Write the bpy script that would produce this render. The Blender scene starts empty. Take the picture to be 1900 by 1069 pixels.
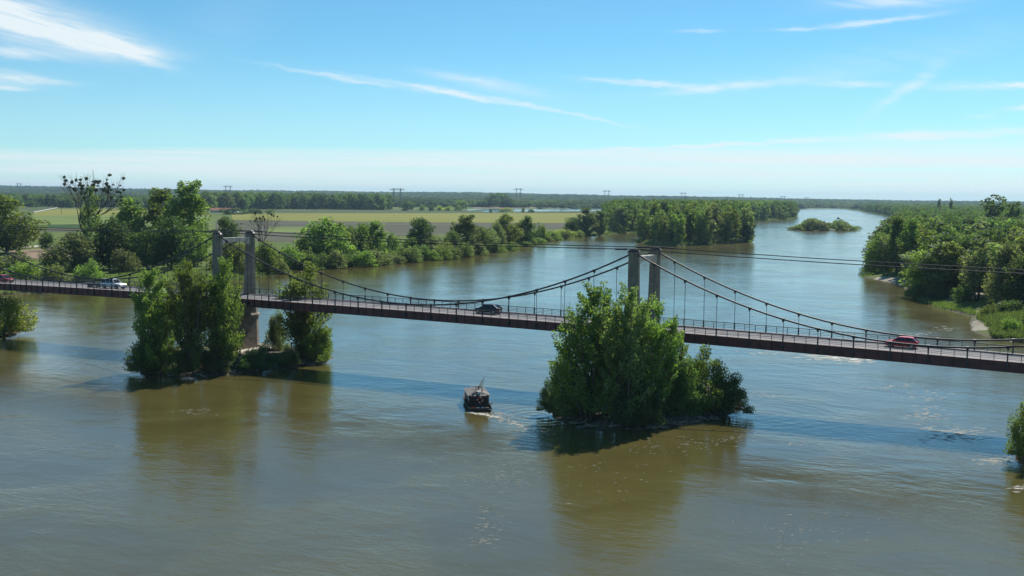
import bpy, math, random
import numpy as np
from mathutils import Matrix, Vector

random.seed(7)
RNG = np.random.default_rng(11)
SC = bpy.context.scene
COL = SC.collection
R = math.radians

# ------------------------------------------------------------------ camera
F = 2105.34            # focal length in pixels of a 1900 wide picture
CX, CY = 950.0, 534.5
YHC = 365.12           # horizon row at the middle column
ROLL = 0.01174
PITCH = math.atan2(CY - YHC, F)
CAMH = 29.0
cam_d = bpy.data.cameras.new('camera')
cam = bpy.data.objects.new('camera', cam_d)
COL.objects.link(cam)
cam_d.sensor_width = 36.0
cam_d.lens = 36.0 * F / 1900.0
cam_d.clip_start = 0.5
cam_d.clip_end = 40000
cam.matrix_world = (Matrix.Translation((0, 0, CAMH)) @ Matrix.Rotation(math.pi/2 - PITCH, 4, 'X')
                    @ Matrix.Rotation(ROLL, 4, 'Z'))
SC.camera = cam

# ------------------------------------------------------------------ view
vs = SC.view_settings
vs.view_transform = 'Standard'
vs.look = 'None'
vs.exposure = 0.20
vs.gamma = 1.0
vs.use_curve_mapping = False

SUN_AZ = R(29.5)      # to the right of the view direction (+Y)
SUN_EL = R(46)


def yh(px):
    return YHC + math.tan(ROLL) * (px - CX)


def ray(px, py):
    dx, dy = px - CX, py - CY
    c, s = math.cos(ROLL), math.sin(ROLL)
    x, y = c*dx + s*dy, -s*dx + c*dy
    x /= F
    y /= F
    cp, sp = math.cos(PITCH), math.sin(PITCH)
    return Vector((x, cp - y*sp, -sp - y*cp))


def G(px, py, z=0.0):
    """point of the horizontal plane z that is seen in that direction"""
    d = ray(px, py)
    t = (z - CAMH) / d.z
    return (d.x*t, d.y*t)


def top_z(px, py, Y):
    d = ray(px, py)
    return CAMH + d.z/d.y*Y


# ------------------------------------------------------------------ node helper
class NT:
    def __init__(self, tree):
        self.t = tree
        tree.nodes.clear()

    def n(self, kind, **kw):
        nd = self.t.nodes.new(kind)
        for k, v in kw.items():
            setattr(nd, k, v)
        return nd

    def put(self, sock, v):
        if v is None:
            return
        if isinstance(v, bpy.types.NodeSocket):
            self.t.links.new(v, sock)
        else:
            sock.default_value = v

    def m(self, op, a, b=None, c=None, clamp=False):
        nd = self.n('ShaderNodeMath', operation=op, use_clamp=clamp)
        for i, v in enumerate((a, b, c)):
            self.put(nd.inputs[i], v)
        return nd.outputs[0]

    def vm(self, op, a, b=None):
        nd = self.n('ShaderNodeVectorMath', operation=op)
        self.put(nd.inputs[0], a)
        if b is not None:
            self.put(nd.inputs[1], b)
        return nd.outputs[0]

    def noise(self, vec, scale, detail=2.0, rough=0.5, dist=0.0, col=False):
        nd = self.n('ShaderNodeTexNoise')
        self.put(nd.inputs['Vector'], vec)
        nd.inputs['Scale'].default_value = scale
        nd.inputs['Detail'].default_value = detail
        nd.inputs['Roughness'].default_value = rough
        nd.inputs['Distortion'].default_value = dist
        return nd.outputs['Color' if col else 'Fac']

    def ramp(self, fac, stops, interp='LINEAR'):
        nd = self.n('ShaderNodeValToRGB')
        nd.color_ramp.interpolation = interp
        els = nd.color_ramp.elements
        while len(els) < len(stops):
            els.new(0.5)
        for e, (p, c) in zip(els, stops):
            e.position = p
            e.color = (c, c, c, 1) if not hasattr(c, '__len__') else (*c, 1)[:4]
        self.put(nd.inputs[0], fac)
        return nd.outputs[0]

    def mr(self, v, a, b, c=0.0, d=1.0, smooth=True):
        nd = self.n('ShaderNodeMapRange')
        nd.interpolation_type = 'SMOOTHSTEP' if smooth else 'LINEAR'
        self.put(nd.inputs[0], v)
        for i, q in enumerate((a, b, c, d)):
            self.put(nd.inputs[1+i], q)
        return nd.outputs[0]

    def mix(self, fac, a, b, mode='MIX'):
        nd = self.n('ShaderNodeMix', data_type='RGBA', blend_type=mode)
        self.put(nd.inputs[0], fac)
        for s, v in ((6, a), (7, b)):
            if not isinstance(v, bpy.types.NodeSocket):
                v = (*v, 1)[:4]
            self.put(nd.inputs[s], v)
        return nd.outputs[2]

    def sep(self, v):
        nd = self.n('ShaderNodeSeparateXYZ')
        self.put(nd.inputs[0], v)
        return nd.outputs

    def comb(self, x, y, z):
        nd = self.n('ShaderNodeCombineXYZ')
        for i, v in enumerate((x, y, z)):
            self.put(nd.inputs[i], v)
        return nd.outputs[0]


# ------------------------------------------------------------------ world: sky and thin clouds
W = bpy.data.worlds.new('World')
SC.world = W
W.use_nodes = True
wn = NT(W.node_tree)
sky = wn.n('ShaderNodeTexSky')
sky.sky_type = 'NISHITA'
sky.sun_disc = False
sky.sun_elevation = SUN_EL
sky.sun_rotation = SUN_AZ
sky.altitude = 100
sky.air_density = 0.8
sky.dust_density = 0.1
sky.ozone_density = 6.0
SKY_STRENGTH = 0.0905
gen = wn.n('ShaderNodeTexCoord').outputs['Generated']
dn = wn.vm('NORMALIZE', gen)
sx, sy, sz = wn.sep(dn)
az = wn.m('ARCTAN2', sx, sy)
el = wn.m('ARCSINE', sz)
SKY_TINT = (0.74, 1.17, 1.10)
skyc = wn.mix(1.0, sky.outputs[0], SKY_TINT, 'MULTIPLY')

# warp that gives the cloud edges their fibres
wv = wn.comb(wn.m('MULTIPLY', az, 9.0), wn.m('MULTIPLY', el, 30.0), 0.0)
warp = wn.noise(wv, 1.6, 4.0, 0.6)
warp2 = wn.noise(wv, 5.0, 5.0, 0.65)
fib = wn.noise(wn.comb(wn.m('MULTIPLY', wn.m('ADD', az, wn.m('MULTIPLY', el, 1.5)), 14.0),
                       wn.m('MULTIPLY', wn.m('SUBTRACT', el, wn.m('MULTIPLY', az, -0.18)), 120.0), 3.0), 1.0, 5.0, 0.6, 0.6)
azw = wn.m('ADD', az, wn.m('MULTIPLY', wn.m('SUBTRACT', warp, 0.5), 0.03))
elw = wn.m('ADD', el, wn.m('MULTIPLY', wn.m('SUBTRACT', warp2, 0.5), 0.008))


def cloud(px, py, rx, ry, tilt, amp, soft=1.0):
    """an elongated wisp about the sky direction of that picture point; sizes in 1/2105 rad, tilt in degrees (down to the right)"""
    a0 = math.atan2(px - CX, F)
    e0 = math.atan2(yh(px) - py, math.hypot(F, px - CX))
    th = R(-tilt)
    du = wn.m('SUBTRACT', azw, a0)
    dv = wn.m('SUBTRACT', elw, e0)
    c, s = math.cos(th), math.sin(th)
    a = wn.m('ADD', wn.m('MULTIPLY', du, c*F/rx), wn.m('MULTIPLY', dv, s*F/rx))
    b = wn.m('ADD', wn.m('MULTIPLY', du, -s*F/ry), wn.m('MULTIPLY', dv, c*F/ry))
    d = wn.m('ADD', wn.m('MULTIPLY', a, a), wn.m('MULTIPLY', b, b))
    g = wn.m('EXPONENT', wn.m('MULTIPLY', d, -1.0*soft))
    return wn.m('MULTIPLY', g, amp)


wisps = [
    (50, 50, 160, 38, 9, .8), (185, 84, 95, 18, 9, .75), (250, 102, 60, 9, 20, .55), (20, 20, 80, 22, 10, .45),
    (30, 102, 70, 8, 2, .5), (25, 148, 60, 13, 2, .6), (100, 153, 50, 5, 3, .45), (20, 166, 50, 4, 1, .5),
    (620, 146, 130, 4, 8.5, .5), (780, 167, 130, 4.5, 9.5, .6), (900, 185, 110, 4.5, 9.5, .52), (1030, 208, 120, 3.5, 11.5, .4), (1130, 228, 70, 3, 12, .25),
    (930, 165, 130, 14, 9, .3), (860, 150, 80, 8, 6, .22),
    (1180, 157, 110, 5, 3.5, .65), (1340, 165, 140, 7, -5, .5),
    (1615, 45, 80, 4.5, -5, .75), (1640, 9, 90, 12, 0, .6), (1460, 60, 40, 3, 0, .4), (1290, 62, 40, 3, 0, .3),
    (1662, 172, 70, 11, -34, .45), (1575, 160, 55, 6, 2, .45), (1790, 164, 80, 8, 1, .45), (1885, 161, 30, 4, 0, .6),
    (1880, 202, 40, 6, -6, .6), (1805, 219, 30, 4, 0, .35), (1560, 130, 300, 30, -8, .14), (430, 40, 90, 60, -30, .06),
    (1720, 254, 260, 11, -2, .75), (1000, 283, 420, 7, -1, .5), (300, 283, 130, 2.5, 0, .6), (450, 291, 70, 2.2, 0, .6), (1290, 272, 200, 4, -3, .6), (1500, 300, 500, 9, 0, .4),
]
tot = None
for q in wisps:
    g = cloud(*q)
    tot = g if tot is None else wn.m('ADD', tot, g)
fibre = wn.mr(fib, 0.25, 0.62, 0.45, 1.15)
tot = wn.m('MULTIPLY', tot, fibre)
# faint veil of cirrus fibres all round the sky
veil = wn.m('MULTIPLY', wn.mr(warp, 0.52, 0.85), wn.mr(fib, 0.42, 0.8, 0.0, 0.14))
tot = wn.m('ADD', tot, veil)
# the low sheet of haze cloud above the horizon, all round
wob = wn.noise(wn.comb(wn.m('MULTIPLY', az, 2.2), wn.m('MULTIPLY', el, 2.0), 0.0), 1.0, 2.0)
sheet_top = wn.m('ADD', 0.036, wn.m('ADD', wn.m('MULTIPLY', wn.m('SUBTRACT', wob, 0.5), 0.02),
                                    wn.m('MULTIPLY', wn.m('SINE', wn.m('ADD', az, 0.35)), 0.022)))
sheet_d = wn.m('SUBTRACT', sheet_top, wn.m('ADD', el, wn.m('MULTIPLY', wn.m('SUBTRACT', fib, 0.5), 0.006)))
sheet = wn.mr(sheet_d, -0.007, 0.011, 0.0, 0.82)
lines = wn.noise(wn.comb(wn.m('MULTIPLY', az, 3.0), wn.m('MULTIPLY', el, 130.0), 7.0), 1.0, 3.0, 0.55)
sheet = wn.m('MULTIPLY', sheet, wn.mr(lines, 0.3, 0.62, 0.6, 1.0))
sheet = wn.m('MAXIMUM', sheet, wn.mr(el, 0.03, 0.14, 0.20, 0.0))
tot = wn.m('MAXIMUM', tot, wn.m('ADD', sheet, wn.m('MULTIPLY', tot, 0.4)))
tot = wn.m('MINIMUM', tot, 0.93)
CLOUD = (8.3, 9.1, 9.4)
skyall = wn.mix(tot, skyc, CLOUD)
bg = wn.n('ShaderNodeBackground')
bg.inputs['Strength'].default_value = SKY_STRENGTH
wn.t.links.new(skyall, bg.inputs['Color'])
wo = wn.n('ShaderNodeOutputWorld')
wn.t.links.new(bg.outputs[0], wo.inputs[0])

# ------------------------------------------------------------------ sun
sd = bpy.data.lights.new('sun', 'SUN')
sd.energy = 4.8
sd.angle = R(0.53)
sd.color = (1.0, 0.95, 0.87)
sun = bpy.data.objects.new('sun', sd)
COL.objects.link(sun)
sv = Vector((math.sin(SUN_AZ)*math.cos(SUN_EL), math.cos(SUN_AZ)*math.cos(SUN_EL), math.sin(SUN_EL)))
sun.rotation_euler = sv.to_track_quat('Z', 'Y').to_euler()
sun.location = (60, 80, 200)
SC.cycles.use_denoising = True
SC.cycles.max_bounces = 5
SC.cycles.diffuse_bounces = 3
SC.cycles.glossy_bounces = 2
SC.cycles.transmission_bounces = 2
SC.cycles.transparent_max_bounces = 8
SC.cycles.caustics_reflective = False
SC.cycles.caustics_refractive = False
SC.cycles.volume_bounces = 0


# ------------------------------------------------------------------ materials
MATS = {}


def mat(name, color, rough=0.7, metal=0.0, spec=0.5, var=0.0, scale=1.0, bump=0.0, coat=0.0, streak=None):
    if name in MATS:
        return MATS[name]
    m = bpy.data.materials.new(name)
    m.use_nodes = True
    t = NT(m.node_tree)
    p = t.n('ShaderNodeBsdfPrincipled')
    o = t.n('ShaderNodeOutputMaterial')
    t.t.links.new(p.outputs[0], o.inputs[0])
    p.inputs['Roughness'].default_value = rough
    p.inputs['Metallic'].default_value = metal
    p.inputs['Specular IOR Level'].default_value = spec
    p.inputs['Coat Weight'].default_value = coat
    c = (*color, 1)
    tc = t.n('ShaderNodeTexCoord').outputs['Object']
    if var > 0:
        nz = t.noise(tc, scale, 4.0, 0.6)
        col = t.mix(t.mr(nz, 0.3, 0.7), tuple(x*(1-var) for x in color), tuple(min(1, x*(1+var)) for x in color))
        if streak:
            sxx, syy, szz = t.sep(tc)
            st = t.noise(t.comb(t.m('MULTIPLY', sxx, 3.0), t.m('MULTIPLY', syy, 3.0), t.m('MULTIPLY', szz, 0.25)), 1.0, 3.0)
            col = t.mix(t.mr(st, 0.5, 0.72, 0.0, 0.6), col, streak)
        t.put(p.inputs['Base Color'], col)
        if bump > 0:
            b = t.n('ShaderNodeBump')
            b.inputs['Strength'].default_value = bump
            b.inputs['Distance'].default_value = 0.05
            t.put(b.inputs['Height'], t.noise(tc, scale*6, 4.0, 0.6))
            t.t.links.new(b.outputs[0], p.inputs['Normal'])
    else:
        p.inputs['Base Color'].default_value = c
    MATS[name] = m
    return m


def leaf_material(name, trans=0.6, gloss=0.03):
    m = bpy.data.materials.new(name)
    m.use_nodes = True
    t = NT(m.node_tree)
    oi = t.n('ShaderNodeObjectInfo')
    ge = t.n('ShaderNodeNewGeometry')
    rpi = ge.outputs['Random Per Island']
    base = oi.outputs['Color']
    hsv = t.n('ShaderNodeHueSaturation')
    t.put(hsv.inputs['Hue'], t.m('ADD', 0.474, t.m('MULTIPLY', oi.outputs['Random'], 0.034)))
    t.put(hsv.inputs['Saturation'], t.m('ADD', 0.76, t.m('MULTIPLY', rpi, 0.22)))
    t.put(hsv.inputs['Value'], t.m('MULTIPLY', t.m('ADD', 0.84, t.m('MULTIPLY', oi.outputs['Random'], 0.72)),
                                   t.m('ADD', 0.65, t.m('MULTIPLY', rpi, 0.7))))
    t.put(hsv.inputs['Color'], base)
    col = hsv.outputs[0]
    tcol = t.mix(1.0, col, (1.30, 1.40, 0.66), 'MULTIPLY')
    df = t.n('ShaderNodeBsdfDiffuse')
    t.put(df.inputs[0], col)
    tr = t.n('ShaderNodeBsdfTranslucent')
    t.put(tr.inputs[0], tcol)
    mx = t.n('ShaderNodeMixShader')
    mx.inputs[0].default_value = trans
    t.t.links.new(df.outputs[0], mx.inputs[1])
    t.t.links.new(tr.outputs[0], mx.inputs[2])
    gl = t.n('ShaderNodeBsdfGlossy')
    gl.inputs['Roughness'].default_value = 0.6
    gl.inputs[0].default_value = (0.9, 0.95, 1.0, 1)
    m2 = t.n('ShaderNodeMixShader')
    m2.inputs[0].default_value = gloss
    t.t.links.new(mx.outputs[0], m2.inputs[1])
    t.t.links.new(gl.outputs[0], m2.inputs[2])
    o = t.n('ShaderNodeOutputMaterial')
    t.t.links.new(m2.outputs[0], o.inputs[0])
    return m


LEAF = leaf_material('leaf')
BARK = mat('bark', (0.10, 0.085, 0.065), 0.9, var=0.35, scale=3.0, bump=0.4)
DEADWOOD = mat('dead wood', (0.24, 0.21, 0.17), 0.9, var=0.35, scale=2.0)
CONCRETE = mat('tower concrete', (0.225, 0.198, 0.155), 0.85, var=0.22, scale=0.9, bump=0.3, streak=(0.11, 0.10, 0.085))
# formwork joints across the cast legs
_t = CONCRETE.node_tree
_p = next(n for n in _t.nodes if n.type == 'BSDF_PRINCIPLED')
_h = NT.__new__(NT)
_h.t = _t
_src = _p.inputs['Base Color'].links[0].from_socket
_z = _h.sep(_h.n('ShaderNodeTexCoord').outputs['Object'])[2]
_f = _h.m('FRACT', _h.m('MULTIPLY', _z, 0.72))
_line = _h.m('LESS_THAN', _f, 0.05)
_h.put(_p.inputs['Base Color'], _h.mix(_h.m('MULTIPLY', _line, 0.45), _src, (0.08, 0.07, 0.06)))
BEAMC = mat('beam concrete', (0.52, 0.47, 0.38), 0.85, var=0.2, scale=0.9, bump=0.3, streak=(0.3, 0.27, 0.22))
STONE = mat('pier stone', (0.24, 0.205, 0.165), 0.9, var=0.3, scale=1.2, bump=0.5, streak=(0.17, 0.15, 0.12))
FOOTING = mat('footing concrete', (0.46, 0.42, 0.35), 0.9, var=0.3, scale=0.6, bump=0.4)
GIRDER = mat('girder paint', (0.105, 0.030, 0.032), 0.55, var=0.35, scale=0.7, streak=(0.055, 0.028, 0.02))
STEEL = mat('dark steel', (0.040, 0.036, 0.042), 0.5, var=0.3, scale=1.0)
CABLE = mat('cable steel', (0.030, 0.029, 0.032), 0.55, metal=0.0, var=0.3, scale=1.0)
ASPHALT = mat('bridge road', (0.20, 0.19, 0.19), 0.9, var=0.16, scale=0.5)
KERBM = mat('footway concrete', (0.27, 0.25, 0.24), 0.9, var=0.2, scale=0.8)
TYRE = mat('tyre rubber', (0.018, 0.018, 0.018), 0.85)
RIM = mat('wheel rim', (0.35, 0.35, 0.36), 0.35, metal=0.7)
GLASS = mat('car glass', (0.012, 0.015, 0.018), 0.06, spec=0.7)
LAMP = mat('lamp lens', (0.65, 0.65, 0.62), 0.15)
TAIL = mat('tail lamp', (0.35, 0.01, 0.01), 0.2)
PLATE = mat('white plate', (0.75, 0.75, 0.72), 0.5)
TARRED = mat('tarred timber', (0.032, 0.026, 0.024), 0.75, var=0.4, scale=1.5)
GREYWOOD = mat('weathered boards', (0.19, 0.175, 0.165), 0.85, var=0.35, scale=1.6)
PALEWOOD = mat('pale timber', (0.42, 0.33, 0.22), 0.75, var=0.3, scale=2.0)
RINGRED = mat('lifebuoy red', (0.52, 0.05, 0.035), 0.5)
WHITE = mat('white cloth', (0.75, 0.75, 0.75), 0.8)
ROOFT = mat('red roof tiles', (0.36, 0.13, 0.085), 0.85, var=0.25, scale=0.6)
PLASTER = mat('pale plaster', (0.62, 0.58, 0.50), 0.9, var=0.12, scale=0.3)
PYLON = mat('galvanised steel', (0.09, 0.095, 0.10), 0.6, metal=0.2)
MISTLE = BARK


# ------------------------------------------------------------------ mesh helpers
def np_mesh(name, V, Fq):
    V = np.asarray(V, np.float32)
    Fq = np.asarray(Fq, np.int32)
    me = bpy.data.meshes.new(name)
    n, k = Fq.shape
    me.vertices.add(len(V))
    me.vertices.foreach_set('co', V.ravel())
    me.loops.add(n*k)
    me.loops.foreach_set('vertex_index', Fq.ravel())
    me.polygons.add(n)
    me.polygons.foreach_set('loop_start', np.arange(0, n*k, k, dtype=np.int32))
    me.polygons.foreach_set('loop_total', np.full(n, k, np.int32))
    me.update(calc_edges=True)
    return me


class MB:
    def __init__(self):
        self.v, self.f = [], []

    def add(self, vs, fs):
        o = len(self.v)
        self.v += [tuple(q) for q in vs]
        self.f += [tuple(i + o for i in q) for q in fs]
        return self

    def box(self, x0, x1, y0, y1, z0, z1):
        vs = [(x, y, z) for z in (z0, z1) for y in (y0, y1) for x in (x0, x1)]
        return self.add(vs, [(0, 2, 3, 1), (4, 5, 7, 6), (0, 1, 5, 4), (2, 6, 7, 3), (0, 4, 6, 2), (1, 3, 7, 5)])

    def hexa(self, bottom, top):
        """prism between two quads given counter-clockwise from above"""
        return self.add(list(bottom) + list(top), [(3, 2, 1, 0), (4, 5, 6, 7), (0, 1, 5, 4), (1, 2, 6, 5), (2, 3, 7, 6), (3, 0, 4, 7)])

    def loft(self, rings, cap=True, closed=True):
        n = len(rings[0])
        o = len(self.v)
        for r_ in rings:
            self.v += [tuple(q) for q in r_]
        for i in range(len(rings) - 1):
            for j in range(n if closed else n - 1):
                a, b = o + i*n + j, o + i*n + (j+1) % n
                self.f.append((a, b, b + n, a + n))
        if cap:
            self.f.append(tuple(o + j for j in reversed(range(n))))
            self.f.append(tuple(o + (len(rings)-1)*n + j for j in range(n)))
        return self

    def tube(self, pts, rad, n=6, cap=True):
        pts = [Vector(p) for p in pts]
        rads = rad if hasattr(rad, '__len__') else [rad]*len(pts)
        rings = []
        for i, p in enumerate(pts):
            d = (pts[min(i+1, len(pts)-1)] - pts[max(i-1, 0)]).normalized()
            up = Vector((0, 0, 1)) if abs(d.z) < 0.95 else Vector((1, 0, 0))
            a = d.cross(up).normalized()
            b = a.cross(d).normalized()
            rings.append([p + (a*math.cos(2*math.pi*k/n) + b*math.sin(2*math.pi*k/n))*rads[i] for k in range(n)])
        return self.loft(rings, cap)

    def bar(self, a, b, w, h=None):
        h = h or w
        a, b = Vector(a), Vector(b)
        d = (b - a).normalized()
        up = Vector((0, 0, 1)) if abs(d.z) < 0.95 else Vector((0, 1, 0))
        s = d.cross(up).normalized()*(w/2)
        u = s.cross(d).normalized()*(h/2)
        return self.loft([[a+s+u, a-s+u, a-s-u, a+s-u], [b+s+u, b-s+u, b-s-u, b+s-u]])

    def mesh(self, name, material=None, smooth=False):
        me = bpy.data.meshes.new(name)
        me.from_pydata(self.v, [], self.f)
        if material:
            me.materials.append(material)
        if smooth:
            me.polygons.foreach_set('use_smooth', [True]*len(me.polygons))
        me.update()
        return me

    def build(self, name, material, parent=None, loc=None, rz=0.0, smooth=False, **tags):
        return obj(name, self.mesh(name, material, smooth), parent, loc, rz, **tags)


def obj(name, me, parent=None, loc=None, rz=0.0, label=None, cat=None, group=None, kind=None):
    o = bpy.data.objects.new(name, me)
    COL.objects.link(o)
    if parent is not None:
        o.parent = parent
    if loc is not None:
        o.location = loc
    if rz:
        o.rotation_euler = (0, 0, rz)
    tag(o, label, cat, group, kind)
    return o


def tag(o, label=None, cat=None, group=None, kind=None):
    if label:
        o['label'] = label
    if cat:
        o['category'] = cat
    if group:
        o['group'] = group
    if kind:
        o['kind'] = kind
    return o


def empty(name, loc=(0, 0, 0), rz=0.0, **tags):
    o = obj(name, None, None, loc, rz, **tags)
    o.empty_display_size = 0.5
    return o


# ------------------------------------------------------------------ the river's outline on the ground
LEFT_PX = [(-50, 548), (0, 546), (60, 545), (170, 541), (300, 531), (400, 522), (477, 515), (527, 502), (564, 496.5), (620, 494),
           (677, 491), (756, 484), (827, 478), (880, 472), (929, 466), (965, 458), (992, 451), (1030, 446), (1068, 441), (1120, 436),
           (1163, 433), (1205, 429), (1196, 438), (1184, 450), (1215, 455), (1252, 457), (1297, 455), (1350, 452), (1389, 449.5),
           (1395, 443), (1388, 428), (1372, 414), (1392, 411), (1435, 409), (1470, 407), (1477, 401), (1474, 392), (1475, 387.6)]
RIGHT_PX = [(1560, 387.4), (1596, 392), (1625, 397), (1651, 402), (1664, 412), (1646, 440), (1616, 480), (1603, 503), (1604, 515),
            (1640, 522), (1675, 530), (1683, 546), (1715, 562), (1747, 573), (1805, 588), (1798, 600), (1802, 614), (1837, 628),
            (1900, 637)]
LEFT_W = [G(*q) for q in LEFT_PX]
RIGHT_W = [G(*q) for q in RIGHT_PX]
RIVER = np.array([(-700, -150), (-700, 250), (-300, 300)] + LEFT_W + RIGHT_W + [(160, 216), (300, 190), (700, 110), (700, -150)])


def seg_dist(P, A, B):
    d = B - A
    t = np.clip(((P - A) @ d) / (d @ d + 1e-9), 0, 1)
    return np.hypot(*(P - (A + t[:, None]*d)).T)


def inside(P, poly):
    poly = np.asarray(poly)
    x, y = P[:, 0], P[:, 1]
    c = np.zeros(len(P), bool)
    j = len(poly) - 1
    for i in range(len(poly)):
        xi, yi = poly[i]
        xj, yj = poly[j]
        with np.errstate(divide='ignore', invalid='ignore'):
            hit = ((yi > y) != (yj > y)) & (x < (xj - xi)*(y - yi)/(yj - yi + 1e-12) + xi)
        c ^= hit
        j = i
    return c


def river_dist(P):
    """distance from the water's edge, positive on land"""
    d = np.full(len(P), 1e9)
    for i in range(len(RIVER)):
        d = np.minimum(d, seg_dist(P, RIVER[i], RIVER[(i+1) % len(RIVER)]))
    return np.where(inside(P, RIVER), -d, d)


def vnoise(x, y, seed=0):
    """cheap smooth value noise"""
    xi, yi = np.floor(x).astype(np.int64), np.floor(y).astype(np.int64)
    fx, fy = x - xi, y - yi
    fx, fy = fx*fx*(3-2*fx), fy*fy*(3-2*fy)

    def h(a, b):
        n = (a*374761393 + b*668265263 + seed*974711) & 0x7fffffff
        n = ((n ^ (n >> 13)) * 1274126177) & 0x7fffffff
        return ((n ^ (n >> 16)) & 0xffff)/65535.0
    return (h(xi, yi)*(1-fx) + h(xi+1, yi)*fx)*(1-fy) + (h(xi, yi+1)*(1-fx) + h(xi+1, yi+1)*fx)*fy


LAND = 2.6


def land_height(X, Y, d=None):
    P = np.stack([X, Y], 1)
    if d is None:
        d = river_dist(P)
    wob = (vnoise(X/9.0, Y/9.0, 3) - .5)*1.6
    slope = np.where(X > 0, 0.16, 0.3)
    slope = np.where(Y > 600, 0.3, slope)
    z = np.where(d > 0, np.minimum(LAND, 0.05 + slope*np.maximum(d + wob, 0)), np.maximum(-1.5, 0.3*d))
    azi = np.arctan2(X, Y)
    amp = np.interp(azi, [-.6, -.43, -.2, 0, .2, .3, .6], [37, 37, 32, 29, 20, 14, 14])
    t = np.clip((Y - 3900)/3600, 0, 1)
    hills = t*t*(3-2*t)*amp*(0.55 + 0.55*vnoise(X/900, Y/1100, 5) + .22*vnoise(X/330, Y/500, 6))
    return z + np.where(d > 0, hills, 0)


# ------------------------------------------------------------------ land sheet to the horizon
def build_land():
    rows = np.concatenate([np.geomspace(150, 1500, 230), np.geomspace(1515, 16000, 150)])
    cols = np.tan(np.linspace(-R(42), R(42), 620))
    YY, TT = np.meshgrid(rows, cols, indexing='ij')
    X = (TT*YY).ravel()
    Y = YY.ravel()
    Z = land_height(X, Y)
    V = np.stack([X, Y, Z], 1)
    nr, nc = len(rows), len(cols)
    i = np.arange(nr*nc).reshape(nr, nc)
    Fq = np.stack([i[:-1, :-1], i[:-1, 1:], i[1:, 1:], i[1:, :-1]], -1).reshape(-1, 4)
    keep = (Z[Fq] > -1.45).any(1)
    me = np_mesh('ground', V, Fq[keep])
    me.polygons.foreach_set('use_smooth', [True]*len(me.polygons))
    m = bpy.data.materials.new('meadow ground')
    m.use_nodes = True
    t = NT(m.node_tree)
    pos = t.n('ShaderNodeNewGeometry').outputs['Position']
    px_, py_, pz_ = t.sep(pos)
    n1 = t.noise(pos, 0.012, 4.0, 0.6)
    n2 = t.noise(pos, 0.11, 5.0, 0.65)
    n3 = t.noise(pos, 0.9, 4.0, 0.6)
    c = t.mix(t.mr(n1, 0.35, 0.65), (0.085, 0.135, 0.026), (0.15, 0.175, 0.045))
    c = t.mix(t.mr(n2, 0.4, 0.7, 0.0, 0.75), c, (0.055, 0.10, 0.02))
    c = t.mix(t.mr(n3, 0.45, 0.75, 0.0, 0.45), c, (0.18, 0.19, 0.06))
    mud = t.mr(t.m('ADD', pz_, t.m('MULTIPLY', t.m('SUBTRACT', n2, 0.5), 1.6)), 0.05, 0.5, 1.0, 0.0)
    mudc = t.mix(n3, (0.07, 0.06, 0.038), (0.16, 0.14, 0.10))
    c = t.mix(mud, c, mudc)
    p = t.n('ShaderNodeBsdfPrincipled')
    p.inputs['Roughness'].default_value = 0.95
    p.inputs['Specular IOR Level'].default_value = 0.15
    t.put(p.inputs['Base Color'], c)
    b = t.n('ShaderNodeBump')
    b.inputs['Strength'].default_value = 0.6
    b.inputs['Distance'].default_value = 0.4
    t.put(b.inputs['Height'], n3)
    t.t.links.new(b.outputs[0], p.inputs['Normal'])
    o = t.n('ShaderNodeOutputMaterial')
    t.t.links.new(p.outputs[0], o.inputs[0])
    me.materials.append(m)
    obj('ground', me, kind='structure', label='green meadow and earth banks along both sides of the river')


build_land()


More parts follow.
